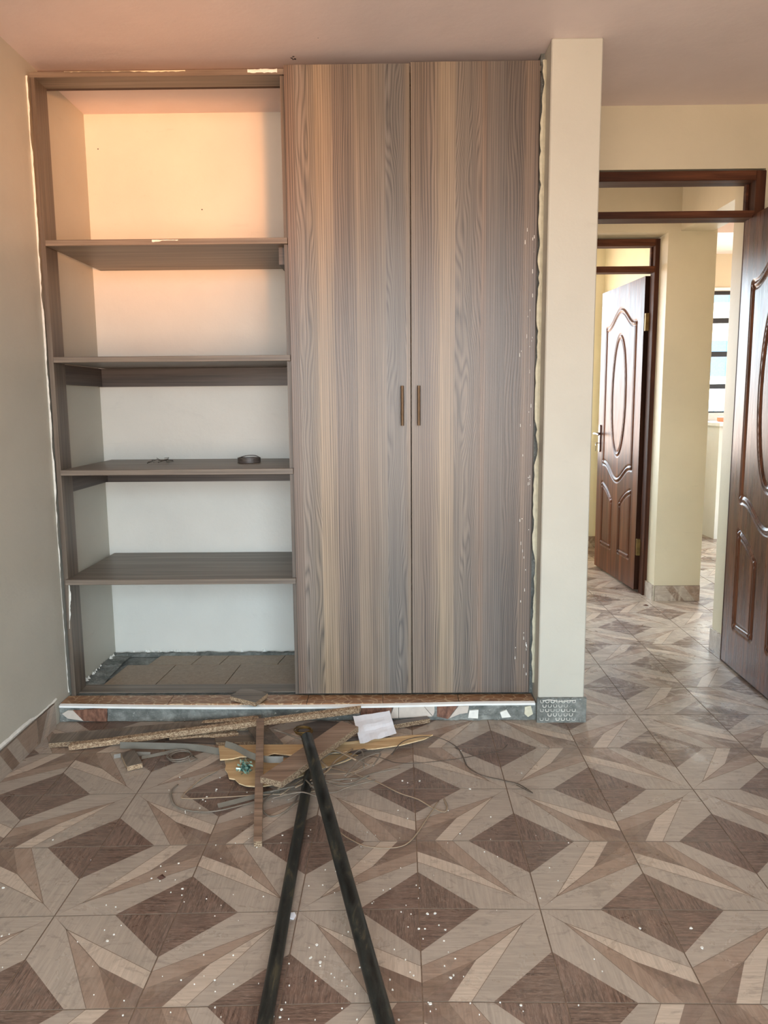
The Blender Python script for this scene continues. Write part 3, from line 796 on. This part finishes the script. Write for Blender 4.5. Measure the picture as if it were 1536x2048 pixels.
def door_leaf(name, hinge, free, zb, zt, label, parent, thick=.040, face_side=1, mat='mah'):
    """face_side: which side of the line hinge->free carries the moulding seen in the photo"""
    h, f = Vector(hinge), Vector(free); w_ = (f-h).length; d = (f-h).normalized(); nrm = Vector((-d.y, d.x))*face_side
    def P(s_, z, t): q = h+d*s_+nrm*t; return (q.x, q.y, z)
    mb = MB()
    nx, nz = 150, 380
    s_ = np.linspace(0, w_, nx+1); z_ = np.linspace(zb, zt, nz+1)
    SS, ZZ = np.meshgrid(s_, z_, indexing='ij'); G = np.stack([SS, ZZ], -1)
    H = np.zeros(SS.shape)
    for c in moulding(w_):
        dd = seg_dist(G, c)
        H = np.maximum(H, .0055*np.exp(-(dd/.0075)**2)) if False else H + (.0050*np.exp(-(dd/.0065)**2) - .0045*np.exp(-((dd-.015)/.0042)**2))
    H = np.clip(H, -.006, .006)
    idx = lambda a, b_: a*(nz+1)+b_
    verts = []
    for side in (1, -1):
        for a in range(nx+1):
            for b_ in range(nz+1):
                t = (0 if side == 1 else -thick) + side*H[a, b_]
                verts.append(P(s_[a], z_[b_], t))
    N = (nx+1)*(nz+1); faces = []
    flip = face_side < 0
    for a in range(nx):
        for b_ in range(nz):
            q = [idx(a, b_), idx(a, b_+1), idx(a+1, b_+1), idx(a+1, b_)]
            if flip: q = q[::-1]
            faces.append(q); faces.append([N+x for x in q[::-1]])
    org = Vector((h.x, h.y, zb)); me = bpy.data.meshes.new(name)
    me.from_pydata([tuple(Vector(v)-org) for v in verts], [], faces); me.materials.append(M[mat])
    me.polygons.foreach_set('use_smooth', [True]*len(me.polygons)); me.update()
    o = bpy.data.objects.new(name, me); COL.objects.link(o); o.parent = parent; o.location = org-wloc(parent)
    if label: o['label'] = label
    # edges
    e = MB()
    for s0 in (0, w_): e.face([P(s0, zb, 0), P(s0, zt, 0), P(s0, zt, -thick), P(s0, zb, -thick)])
    e.face([P(0, zt, 0), P(w_, zt, 0), P(w_, zt, -thick), P(0, zt, -thick)]); e.face([P(0, zb, 0), P(w_, zb, 0), P(w_, zb, -thick), P(0, zb, -thick)])
    e.build('leaf_edge', M['mahdark'], o)
    return o, P
def frame(parent, x0, x1, y0, y1, ztop, zbar, post=.045, rail=.046, bar=.036):
    MB().box(x0-post, x0, y0, y1, 0, ztop+rail).build('frame_post', M['mahZ'], parent, bevel=.002)
    MB().box(x1, x1+post, y0, y1, 0, ztop+rail).build('frame_post', M['mahZ'], parent, bevel=.002)
    MB().box(x0, x1, y0, y1, ztop, ztop+rail).build('frame_head', M['mahX'], parent, bevel=.002)
    MB().box(x0, x1, y0, y1, zbar-bar, zbar).build('transom_bar', M['mahX'], parent, bevel=.002)
    # stop bead
    for (a, b_) in ((x0, x0+.010), (x1-.010, x1)): MB().box(a, b_, y1-.030, y1-.004, ztop-.001 if False else zbar, ztop).build('stop_bead', M['mahX'], parent)
d1 = empty('door_1', (1.2, 3.62, 0), 'near mahogany door standing open against the right wall', kind='structure')
frame(d1, .842, 1.612, 3.566, 3.668, 2.219, 2.092, .043, .041, .030)
L1, P1 = door_leaf('door_leaf', (1.606, 3.640), (1.578, 2.86), .012, 2.070, None, d1, .038, -1)
b = MB()
for z in (.35, 1.85): b.tube([(1.632, 3.552, z), (1.632, 3.552, z+.10)], .006, 8)
b.build('hinge', M['brass'], d1)
d2 = empty('door_2', (1.2, 4.98, 0), 'far mahogany door opened into the yellow room', kind='structure')
frame(d2, .86, 1.637, 4.935, 5.015, 2.205, 2.085, .030, .042)
L2, P2 = door_leaf('door_leaf', (1.612, 5.03), (1.560, 5.83), .015, 2.040, None, d2, .040, 1, 'mahfar')
for z in (.25, 1.70):
    b = MB().box(1.615, 1.642, 5.006, 5.030, z, z+.11)
    b.tube([(1.640, 5.020, z), (1.640, 5.020, z+.11)], .007, 8)
    b.build('hinge', M['brass'], d2, bevel=.001)
# lock on far door
def lock(P, w_, parent, side=1):
    def Q(s_, z, t): return P(s_, z, t)
    b = MB(); z0, z1 = .885, 1.085; s0, s1 = w_-.062, w_-.022
    pts = [Q(s0, z0+.012, .0085), Q(s0+.006, z0, .0085), Q(s1-.006, z0, .0085), Q(s1, z0+.012, .0085), Q(s1, z1-.012, .0085), Q(s1-.006, z1, .0085), Q(s0+.006, z1, .0085), Q(s0, z1-.012, .0085)]
    pb = [Q(s0, z0+.012, 0), Q(s0+.006, z0, 0), Q(s1-.006, z0, 0), Q(s1, z0+.012, 0), Q(s1, z1-.012, 0), Q(s1-.006, z1, 0), Q(s0+.006, z1, 0), Q(s0, z1-.012, 0)]
    b.face(pts)
    for k in range(8): b.face([pts[k-1], pb[k-1], pb[k], pts[k]])
    pl = b.build('lock_plate', M['darkbrown'], parent)
    sm = (s0+s1)/2; b = MB()
    b.tube([Q(sm, 1.020, .008), Q(sm, 1.020, .045)], .009, 8); b.tube([Q(sm+.005, 1.020, .045), Q(sm-.05, 1.022, .050), Q(sm-.11, 1.016, .048)], [.009, .008, .006], 8, caps=True)
    b.build('lever', M['steel'], pl)
    b = MB(); b.tube([Q(sm, .950, .008), Q(sm, .950, .030)], .003, 6)
    ring = [Vector(Q(sm, .944, .030))+Vector((math.cos(t)*.010*0, math.cos(t)*.010, math.sin(t)*.010)) for t in np.linspace(0, 2*math.pi, 14)[:-1]]
    b.tube(ring, .0022, 5, closed=True); b.tube([Q(sm, .934, .030), Q(sm, .890, .032)], .0028, 5)
    b.build('key', M['steel'], pl)
lock(P2, .802, L2)
lock(P1, .78, L1)

# ------------------------------------------------------------------ kitchen window, counter, outside
win = empty('window_1', (3.3, 7.60, 1.135), 'black barred kitchen window seen through the hallway', kind='structure')
for z0, z1 in ((2.25, 2.285), (1.985, 2.035), (1.670, 1.720), (1.365, 1.412), (1.135, 1.150)):
    MB().box(2.55, 4.05, 7.585, 7.615, z0, z1).build('window_bar', M['black'], win)
for x in (2.55, 3.45, 4.03): MB().box(x, x+.02, 7.586, 7.614, 1.15, 2.25).build('window_bar', M['black'], win)
n = NT('clear_glass'); n.b.inputs['Transmission Weight'].default_value = 1.0; n.b.inputs['IOR'].default_value = 1.02; n.rough(0.0); n.col((.96, .99, 1, 1)); M['glass'] = n.m
MB().box(2.57, 4.03, 7.598, 7.602, 1.15, 2.25).build('window_pane', M['glass'], win)
struct('trim_3', [(2.55, 4.05, 7.535, 7.55, 2.285, 2.31)], M['pvc'], 'pale lintel edge above the kitchen window')
rwin = empty('window_2', (0.1, -1.7, RW['z0']), 'room window behind the camera', kind='structure')
for x in (RW['x0'], -.35, .50, RW['x1']-.03): MB().box(x, x+.03, -1.39, -1.35, RW['z0'], RW['z1']).build('window_bar', M['black'], rwin)
for z in (RW['z0'], 1.80, RW['z1']-.03): MB().box(RW['x0'], RW['x1'], -1.389, -1.351, z, z+.03).build('window_bar', M['black'], rwin)
# worktop and base units
ct = empty('kitchen_counter', (3.6, 7.2, 0), 'kitchen base units under a white worktop by the barred window', 'counter')
MB().box(2.925, 4.74, 6.925, 7.54, 1.025, 1.060).build('worktop', M['counterwhite'], ct, bevel=.004)
MB().box(2.945, 2.985, 6.965, 7.54, .0, 1.025).build('end_panel', M['alcove'], ct)
MB().box(2.985, 4.74, 7.03, 7.54, .10, 1.025).build('cabinet_body', M['cabgrey'], ct)
MB().box(2.985, 4.74, 7.09, 7.54, .0, .10).build('kick_board', M['mahdark'], ct)
for k in range(4):
    x = 3.02+k*.43
    dd = MB().box(x, x+.41, 7.008, 7.028, .13, .70).build('cabinet_door', M['cabgrey'], ct, bevel=.003)
    MB().box(x, x+.41, 7.006, 7.026, .73, .93).build('drawer_front', M['cabgrey'], ct, bevel=.003)
tag(MB().box(3.04, 3.24, 7.10, 7.26, 1.061, 1.105).build('orange_box', M['orange'], None, bevel=.006), 'small orange box on the white kitchen worktop', 'box')
MB().box(2.92, 4.74, 7.541, 7.549, 1.061, 1.135).build('backsplash', M['cabgrey'], ct)
# neighbouring building beyond the kitchen window
nb = empty('neighbouring_building', (7.5, 17.0, -3), 'pale sunlit apartment block beyond the kitchen window', 'building')
M['bldg'] = plain('sunlit_render', (226, 226, 220), .8, 0, .06, 3); M['bglass'] = plain('blue_window_glass', (70, 116, 150), .2); M['lattice'] = plain('blue_grey_lattice', (120, 160, 186), .6)
MB().box(3.0, 12.0, 17.0, 20.0, -3, 6.5).build('facade', M['bldg'], nb)
for z in (-.6, 1.0, 2.75, 4.6): MB().box(3.0, 12.0, 16.7, 17.0, z, z+.22).build('floor_band', M['bldg'], nb)
for k in range(5):
    for z in (1.75, 3.3):
        f_ = MB().box(5.4+k*1.5, 6.1+k*1.5, 16.93, 17.02, z, z+.75).build('window', M['bglass'], nb)
        MB().box(5.73+k*1.5, 5.77+k*1.5, 16.90, 16.925, z, z+.75).build('glazing_bar', M['bldg'], f_)
mb = MB()
for a in range(60):
    for b_ in range(10):
        if (a+b_) % 2 == 0: mb.box(4.4+a*.10, 4.5+a*.10, 16.62, 16.68, .1+b_*.10, .2+b_*.10)
o = mb.build('balcony_lattice', M['lattice'], nb); o['kind'] = 'stuff'

# ------------------------------------------------------------------ debris heap
def spec(c):
    px, py, k, v = c
    return at(px, py, **{k: v})
def slab(name, corners, thick, mt, ms, label, cat, group=None, bevel=0, mb_=None):
    P = [spec(c) for c in corners]
    mb = MB().prism(P, (0, 0, -thick), 0, 1, 0)
    o = mb.build(name, [M[mt], M[ms]], None, bevel=bevel)
    return tag(o, label, cat, group)
Z = 'z'; Y = 'y'
slab('board', [(97, 1487, Z, .020), (104, 1468, Z, .020), (522, 1430, Y, 2.925), (524, 1449, Y, 2.86)], .018, 'lamY', 'chipdark', 'long grey laminate board with crumbly edge lying furthest left by the plinth', 'board')
slab('board_strip', [(137, 1491, Z, .022), (142, 1485, Z, .022), (722, 1411, Y, 2.928), (718, 1417, Y, 2.905)], .020, 'chip', 'chip', 'longest raw chipboard strip slanting up onto the plinth edge', 'board strip')
slab('board_strip', [(338, 1476, Z, .014), (345, 1471, Z, .014), (470, 1460, Z, .014), (477, 1465, Z, .014)], .013, 'chip', 'chip', 'pale short chipboard strip below the longest strip, left of the upright strip', 'board strip')
slab('board_strip', [(385, 1448, Y, 2.865), (392, 1442, Y, 2.885), (514, 1431, Y, 2.905), (517, 1434, Y, 2.885)], .014, 'chip', 'chip', 'short chipboard strip lying highest, on top of the longest strip', 'board strip')
slab('offcut', [(241, 1505, Z, .020), (270, 1500, Z, .020), (285, 1526, Z, .020), (254, 1533, Z, .020)], .018, 'lamY', 'chip', 'small grey laminate offcut block lying alone at the left of the heap', 'offcut', bevel=.0008)
slab('offcut', [(460, 1392, Z, PZ+.025), (487, 1374, Z, PZ+.025), (536, 1386, Z, PZ+.025), (511, 1405, Z, PZ+.025)], .018, 'lam', 'chip', 'square grey laminate offcut lying on the brown plinth tiles', 'offcut', bevel=.0008)
slab('offcut', [(330, 1482, Z, .006), (342, 1470, Z, .006), (430, 1476, Z, .006), (432, 1486, Z, .006)], .005, 'lamD', 'lamD', 'dark thin laminate piece on the floor beneath the pale short strip', 'offcut')
slab('offcut', [(432, 1485, Z, .012), (430, 1477, Z, .012), (498, 1469, Z, .012), (548, 1465, Z, .012), (556, 1482, Z, .012)], .011, 'lam', 'chipdark', 'grey laminate piece under the left end of the plywood strip', 'offcut')
slab('offcut', [(496, 1456, Y, 2.80), (532, 1450, Y, 2.84), (566, 1486, Z, .030), (516, 1489, Z, .030)], .009, 'lamZ', 'lamZ', 'tapered grey laminate piece right of the upright chipboard strip', 'offcut')
slab('offcut', [(592, 1452, Z, .016), (640, 1440, Z, .016), (700, 1446, Z, .016), (704, 1472, Z, .016), (610, 1482, Z, .016)], .014, 'lamD', 'lamD', 'wide dark laminate sheet under the far end of the thick board', 'offcut')
slab('plywood', [(437, 1491, Z, .032), (520, 1489, Z, .032), (605, 1489, Z, .032), (678, 1485, Z, .030), (760, 1477, Z, .026), (820, 1470, Z, .022), (866, 1469, Z, .018), (848, 1478, Z, .018), (800, 1490, Z, .020), (750, 1497, Z, .024), (712, 1499, Z, .026), (678, 1505, Z, .028),
     (640, 1506, Z, .028), (610, 1511, Z, .030), (575, 1509, Z, .030), (548, 1506, Z, .032), (528, 1512, Z, .032), (480, 1513, Z, .032), (465, 1517, Z, .032), (440, 1519, Z, .032)], .004, 'ply', 'plyedge', 'long splintered pale plywood strip running right across the heap', 'plywood')
slab('plywood', [(449, 1520, Z, .012), (480, 1517, Z, .012), (540, 1516, Z, .012), (600, 1515, Z, .012), (700, 1506, Z, .012), (716, 1510, Z, .012), (690, 1522, Z, .012), (652, 1534, Z, .012), (600, 1552, Z, .012), (560, 1566, Z, .012), (520, 1573, Z, .012), (492, 1571, Z, .012), (478, 1566, Z, .012),
     (470, 1558, Z, .012), (458, 1556, Z, .012), (455, 1545, Z, .012), (450, 1538, Z, .012), (452, 1530, Z, .012)], .004, 'ply', 'plyedge', 'broken pale plywood sheet under the heap with the green scrap on it', 'plywood')
slab('thick_board', [(683, 1441, Z, .100), (717, 1453, Z, .100), (563, 1564, Z, .078), (520, 1553, Z, .078)], .022, 'brownlam', 'chipdark', 'thick brown laminate board lying diagonally under the long pole', 'board', bevel=.0012)
slab('chipboard_strip', [(513, 1437, Y, 2.78), (528, 1436, Y, 2.78), (524, 1683, Z, .018), (507, 1683, Z, .018)], .017, 'brownlam', 'chipdark', 'narrow dark chipboard strip pointing towards the viewer', 'board strip')
slab('offcut', [(716, 1452, Z, .020), (854, 1432, Z, .024), (860, 1437, Z, .024), (726, 1460, Z, .020)], .018, 'lamD', 'chipdark', 'narrow dark laminate strip against the plinth right of the paper', 'offcut')
slab('offcut', [(690, 1476, Z, .028), (742, 1467, Z, .028), (748, 1472, Z, .028), (694, 1481, Z, .028)], .006, 'lamD', 'lamD', 'small dark laminate sliver in front of the white paper', 'offcut')
slab('offcut', [(728, 1497, Z, .031), (736, 1500, Z, .031), (705, 1506, Z, .031), (700, 1502, Z, .031)], .002, 'lamD', 'lamD', 'tiny laminate sliver lying on the right of the plywood strip', 'offcut')
# paper
mb = MB(); A, B, C, D = [Vector(at(px, py, z=.052)) for px, py in ((706, 1439), (779, 1428), (793, 1459), (720, 1479))]
NP = 10
def pp(i, j):
    u, v = i/NP, j/NP; p = A.lerp(B, u).lerp(D.lerp(C, u), v)
    fold = .005*abs((u*3) % 1-.5)+.004*abs((v*2) % 1-.5)+.004*noise.noise(Vector((u*4, v*4, 1)))
    lift = .010*(1-v); return p+Vector((0, 0, fold+lift-.020*v))
for i in range(NP):
    for j in range(NP): mb.face([pp(i, j+1), pp(i+1, j+1), pp(i+1, j), pp(i, j)])
tag(mb.build('paper_sheet', M['paper'], None, weld=True), 'crumpled white sheet of paper at the plinth', 'paper')
mb = MB(); P = [at(px, py, z=.003) for px, py in ((571, 1836), (575, 1826), (589, 1824), (592, 1830), (587, 1838), (580, 1836), (576, 1840))]
mb.prism(P, (0, 0, -.0025)); tag(mb.build('paper_scrap', M['paper'], None), 'small torn white paper scrap between the two poles', 'paper')
# poles
def pole(name, a, b_, r, label):
    mb = MB(); A, B = Vector(a), Vector(b_)
    N = 16
    mb.tube([A.lerp(B, k/N) for k in range(N+1)], r, 20, caps=False)
    mb.tube([A.lerp(B, k/N) for k in range(N+1)], r-.003, 20, caps=False)
    for c, s_ in ((A, 1), (B, -1)):
        d = (B-A).normalized(); nx = d.cross(Vector((0, 0, 1))).normalized(); ny = nx.cross(d)
        for k in range(20):
            t, t2 = 2*math.pi*k/20, 2*math.pi*(k+1)/20
            e0, e1 = nx*math.cos(t)+ny*math.sin(t), nx*math.cos(t2)+ny*math.sin(t2)
            mb.face([c+e0*r, c+e1*r, c+e1*(r-.003), c+e0*(r-.003)])
    return tag(mb.build(name, M['pipe'], None, smooth=True, weld=True), label, 'pole')
def ext(a, b_, y):
    a, b_ = np.array(a), np.array(b_); t = (y-a[1])/(b_[1]-a[1]); p = a+(b_-a)*t; return tuple(p)
a = at(614, 1474, z=.138); c = at(771, 2048, z=.030)
pole('pole', a, ext(a, c, .85), .0195, 'longer scratched black metal pole resting across the thick board')
a = at(619, 1540, z=.020); c = at(529, 2048, z=.018)
pole('pole', a, ext(a, c, .85), .0165, 'shorter black metal pole on the floor, left of the other')

# edging strips, wires
def strand(pts, r, mat, label, cat='edging strip', name='edging_strip', flat=.5, z=.006, zs=None, group=None, n_=7):
    P = []
    for k, (px, py) in enumerate(pts):
        zz = zs[k] if zs else z+.003*math.sin(k*1.7)
        P.append(at(px, py, z=zz))
    mb = MB(); mb.tube(smooth_path(P, n_), r, 6, flat=flat)
    return tag(mb.build(name, M[mat], None, smooth=True, weld=True), label, cat, group)
def ribbon(pts, h, mat, label, z0=.001, tilt=0.0, name='plastic_strip'):
    P = smooth_path([at(px, py, z=z0) for px, py in pts], 8); mb = MB()
    for a, b_ in zip(P[:-1], P[1:]):
        d = (b_-a).normalized(); nrm = Vector((-d.y, d.x, 0)); u_ = Vector((0, 0, h*math.cos(tilt)))+nrm*h*math.sin(tilt); t = nrm*.0012*math.cos(tilt)+Vector((0, 0, -.0012*math.sin(tilt)))
        mb.face([a, b_, b_+u_, a+u_]); mb.face([b_+t, a+t, a+u_+t, b_+u_+t]); mb.face([a+u_, b_+u_, b_+u_+t, a+u_+t])
    return tag(mb.build(name, M[mat], None, weld=True), label, 'plastic strip')
ribbon([(240, 1497), (300, 1498), (385, 1501), (440, 1510)], .024, 'plastic', 'shiny grey plastic strip standing on edge left of the plywood', .004, .15)
ribbon([(449, 1494), (470, 1501), (500, 1517), (530, 1525), (566, 1526)], .022, 'plastic', 'curved grey plastic strip crossing the left end of the plywood', .034, .35)
ribbon([(228, 1517), (262, 1512), (300, 1512)], .014, 'plastic', 'small grey plastic bit behind the offcut block', .002, .5)
ribbon([(284, 1518), (320, 1511), (356, 1503)], .012, 'plastic', 'thin flat grey plastic strip right of the offcut block', .002, .9)
ribbon([(437, 1616), (470, 1608), (512, 1597), (560, 1586)], .016, 'plastic', 'flat grey plastic strip passing under the dark chipboard strip', .002, 1.0)
strand([(548, 1459), (575, 1468), (604, 1479)], .005, 'lam', 'straight thin grey stick just left of the long pole tip', flat=.6, zs=[.05, .045, .04])
strand([(436, 1540), (399, 1560), (367, 1590), (373, 1597), (450, 1594), (510, 1590), (600, 1586), (634, 1581)], .0028, 'band2', 'tan edging strip making a pointed loop left of the chipboard strip')
strand([(355, 1569), (342, 1584), (348, 1608), (375, 1620), (420, 1623), (468, 1614), (528, 1596), (558, 1576)], .0034, 'band', 'grey edging strip in a wide hook, leftmost of the loops')
strand([(560, 1575), (529, 1602), (526, 1620), (540, 1632), (564, 1626), (588, 1605), (597, 1584)], .0030, 'band', 'grey edging loop between the chipboard strip and the shorter pole')
strand([(637, 1532), (674, 1538), (710, 1548), (758, 1566), (799, 1586), (835, 1598), (863, 1614), (888, 1624), (894, 1614), (888, 1598)], .0030, 'band2', 'tan edging strip running right to the middle dark diamond and hooking back')
strand([(877, 1602), (855, 1635), (811, 1689), (742, 1694), (702, 1679), (674, 1659), (657, 1637)], .0024, 'band2', 'thin strand bending round right of the longer pole', z=.004)
strand([(666, 1530), (710, 1513), (758, 1515), (791, 1525), (835, 1526), (904, 1519), (964, 1509), (1001, 1501), (1015, 1489)], .0022, 'wire', 'dark wire reaching right onto the far dark diamond', 'wire', 'wire', z=.012)
strand([(783, 1509), (803, 1485), (831, 1475), (863, 1474), (888, 1479), (912, 1493), (924, 1509), (936, 1534), (964, 1550), (1005, 1560), (1037, 1568), (1065, 1586), (1033, 1570)], .0024, 'wire', 'dark wire arching over the plywood end and ending furthest right', 'wire', 'wire', zs=[.01, .032, .032, .024, .012, .004, .004, .004, .004, .004, .004, .006, .008])
def coil(px, py, rad, turns, r, mat, label, z=.004, tail=None, squash=1.0, seed=1, name='wire_coil', lift=.004):
    c = Vector(at(px, py, z=z)); rr = random.Random(seed); P = []
    for k in range(int(turns*18)):
        t = k/18*2*math.pi; q = rad*(1+.10*math.sin(t*.37+seed)); P.append(c+Vector((q*math.cos(t)+.006*math.sin(t*.21), q*math.sin(t)*squash, lift*k/18)))
    if tail: P += [Vector(at(x, y, z=z+.002)) for x, y in tail]
    mb = MB(); mb.tube(P, r, 6)
    return tag(mb.build(name, M[mat], None, smooth=True, weld=True), label, 'wire')
coil(359, 1514, .040, 3, .0019, 'band', 'thin wire coil on the floor below the pale short strip', tail=[(380, 1523), (394, 1517), (384, 1510)])
coil(606, 1464, .029, 3, .0020, 'brass', 'rusty wire ring round the tip of the longer pole', z=.112, squash=1.0, name='wire_ring')
coil(616, 1536, .022, 4, .0024, 'wire', 'black wire bundle knotted beside the thick board', z=.012, squash=.8, name='wire_bundle', lift=.006)
# tangle of strips under the poles
rr = random.Random(21)
TG = [((560, 1590), (620, 1552), (700, 1545), (745, 1525)), ((540, 1583), (600, 1570), (660, 1560), (720, 1556)), ((575, 1600), (640, 1566), (690, 1572), (738, 1552)), ((590, 1575), (650, 1545), (672, 1520), (705, 1498)),
      ((630, 1545), (690, 1520), (722, 1500), (728, 1536)), ((650, 1560), (700, 1566), (742, 1548), (800, 1536)), ((555, 1578), (585, 1560), (608, 1540), (632, 1516)), ((640, 1520), (668, 1505), (700, 1512), (738, 1530)),
      ((545, 1596), (600, 1584), (640, 1592), (612, 1560)), ((655, 1535), (640, 1515), (668, 1500), (712, 1520)), ((690, 1552), (720, 1520), (760, 1506), (746, 1532)), ((620, 1570), (660, 1585), (702, 1572), (750, 1560))]
TL = ['lowest', 'second lowest']
for k, t in enumerate(TG):
    zs = [.022+.0045*k*.6+.003*rr.random() for _ in t]
    strand(t, rr.choice((.0032, .0038, .0046)), 'band' if k % 3 else 'band2', 'grey-brown edging strip tangled where the two poles cross', zs=zs, group='edging strips tangled at the poles')
# green foil
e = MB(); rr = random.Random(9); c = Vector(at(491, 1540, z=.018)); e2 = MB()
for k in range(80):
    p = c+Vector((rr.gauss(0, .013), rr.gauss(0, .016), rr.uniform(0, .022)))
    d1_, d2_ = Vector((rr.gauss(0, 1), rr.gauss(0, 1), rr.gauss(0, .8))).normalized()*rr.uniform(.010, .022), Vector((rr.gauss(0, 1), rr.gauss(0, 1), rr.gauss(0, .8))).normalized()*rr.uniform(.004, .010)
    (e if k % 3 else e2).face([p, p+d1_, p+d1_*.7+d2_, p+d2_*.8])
o = e.build('foil_scrap', M['teal'], None); tag(o, 'crumpled pale green foil scrap on the broken plywood sheet', 'foil'); e2.build('foil_dark_facets', M['tealdark'], o)  # scattered facets in a darker green
# leaf-brown specks and white paint flecks on the floor
mb = MB(); rr = random.Random(31)
FL = [(870, 1827), (838, 1858), (850, 1858), (878, 1851), (891, 1860), (888, 1882), (855, 1828), (1137, 1686), (889, 1932), (907, 1951), (901, 1956), (780, 1960), (1280, 1857), (1382, 1857), (303, 1757), (320, 1762), (228, 1869), (215, 1882), (106, 1680), (413, 1594), (433, 1579), (432, 1582), (494, 1585),
      (469, 1606), (672, 1743), (744, 1807), (640, 1925), (622, 1915), (565, 1671), (562, 1686), (617, 1672), (604, 1672), (641, 1932), (634, 1890), (1157, 2011), (630, 2040), (560, 2035), (563, 2020), (805, 1562), (815, 1566), (839, 1562), (6, 1776), (4, 1872), (365, 1778), (357, 1727), (860, 2008), (1404, 1896), (676, 1528), (711, 1547), (940, 1578), (785, 1980), (798, 2040), (1042, 2011), (820, 1945)]
for k in range(150): FL.append((min(1500, max(5, rr.gauss(640, 260))), 1500+rr.random()**.7*540))
for k, (px, py) in enumerate(FL):
    p = at(px, py, z=.0005); r = (.0030 if k < 54 else .0016)*rr.uniform(.5, 1.3)
    if not (-1.33 < p[0] < 1.55 and p[1] < 2.9): continue
    t0 = rr.uniform(0, 6)
    Q = [(p[0]+r*math.cos(t0+t)*rr.uniform(.6, 1.3), p[1]+r*math.sin(t0+t)*rr.uniform(.6, 1.3), .0022) for t in (0, 1.2, 2.5, 3.8, 5.0)]
    mb.prism(Q, (0, 0, -.0018))
tag(mb.build('paint_flecks', M['white'], None), 'tiny white paint and filler flecks scattered on the tiles', 'paint flecks', None, 'stuff')
for (px, py, r, lb) in ((322, 1755, .012, 'reddish brown clod on the tiles left of the poles'), (1292, 1211, .018, 'dark dry crumb on the hallway floor')):
    p = Vector(at(px, py, z=.0)); rr = random.Random(px); mb = MB()
    ring = [p+Vector((r*math.cos(t)*rr.uniform(.6, 1.2), r*math.sin(t)*rr.uniform(.6, 1.2), .001)) for t in np.linspace(0, 5.6, 8)]
    for k in range(8): mb.face([ring[k-1], ring[k], p+Vector((0, 0, r*.45))])
    tag(mb.build('debris_crumb', plain('dark_crumb_%d' % px, (84, 58, 48), .9), None), lb, 'crumb')
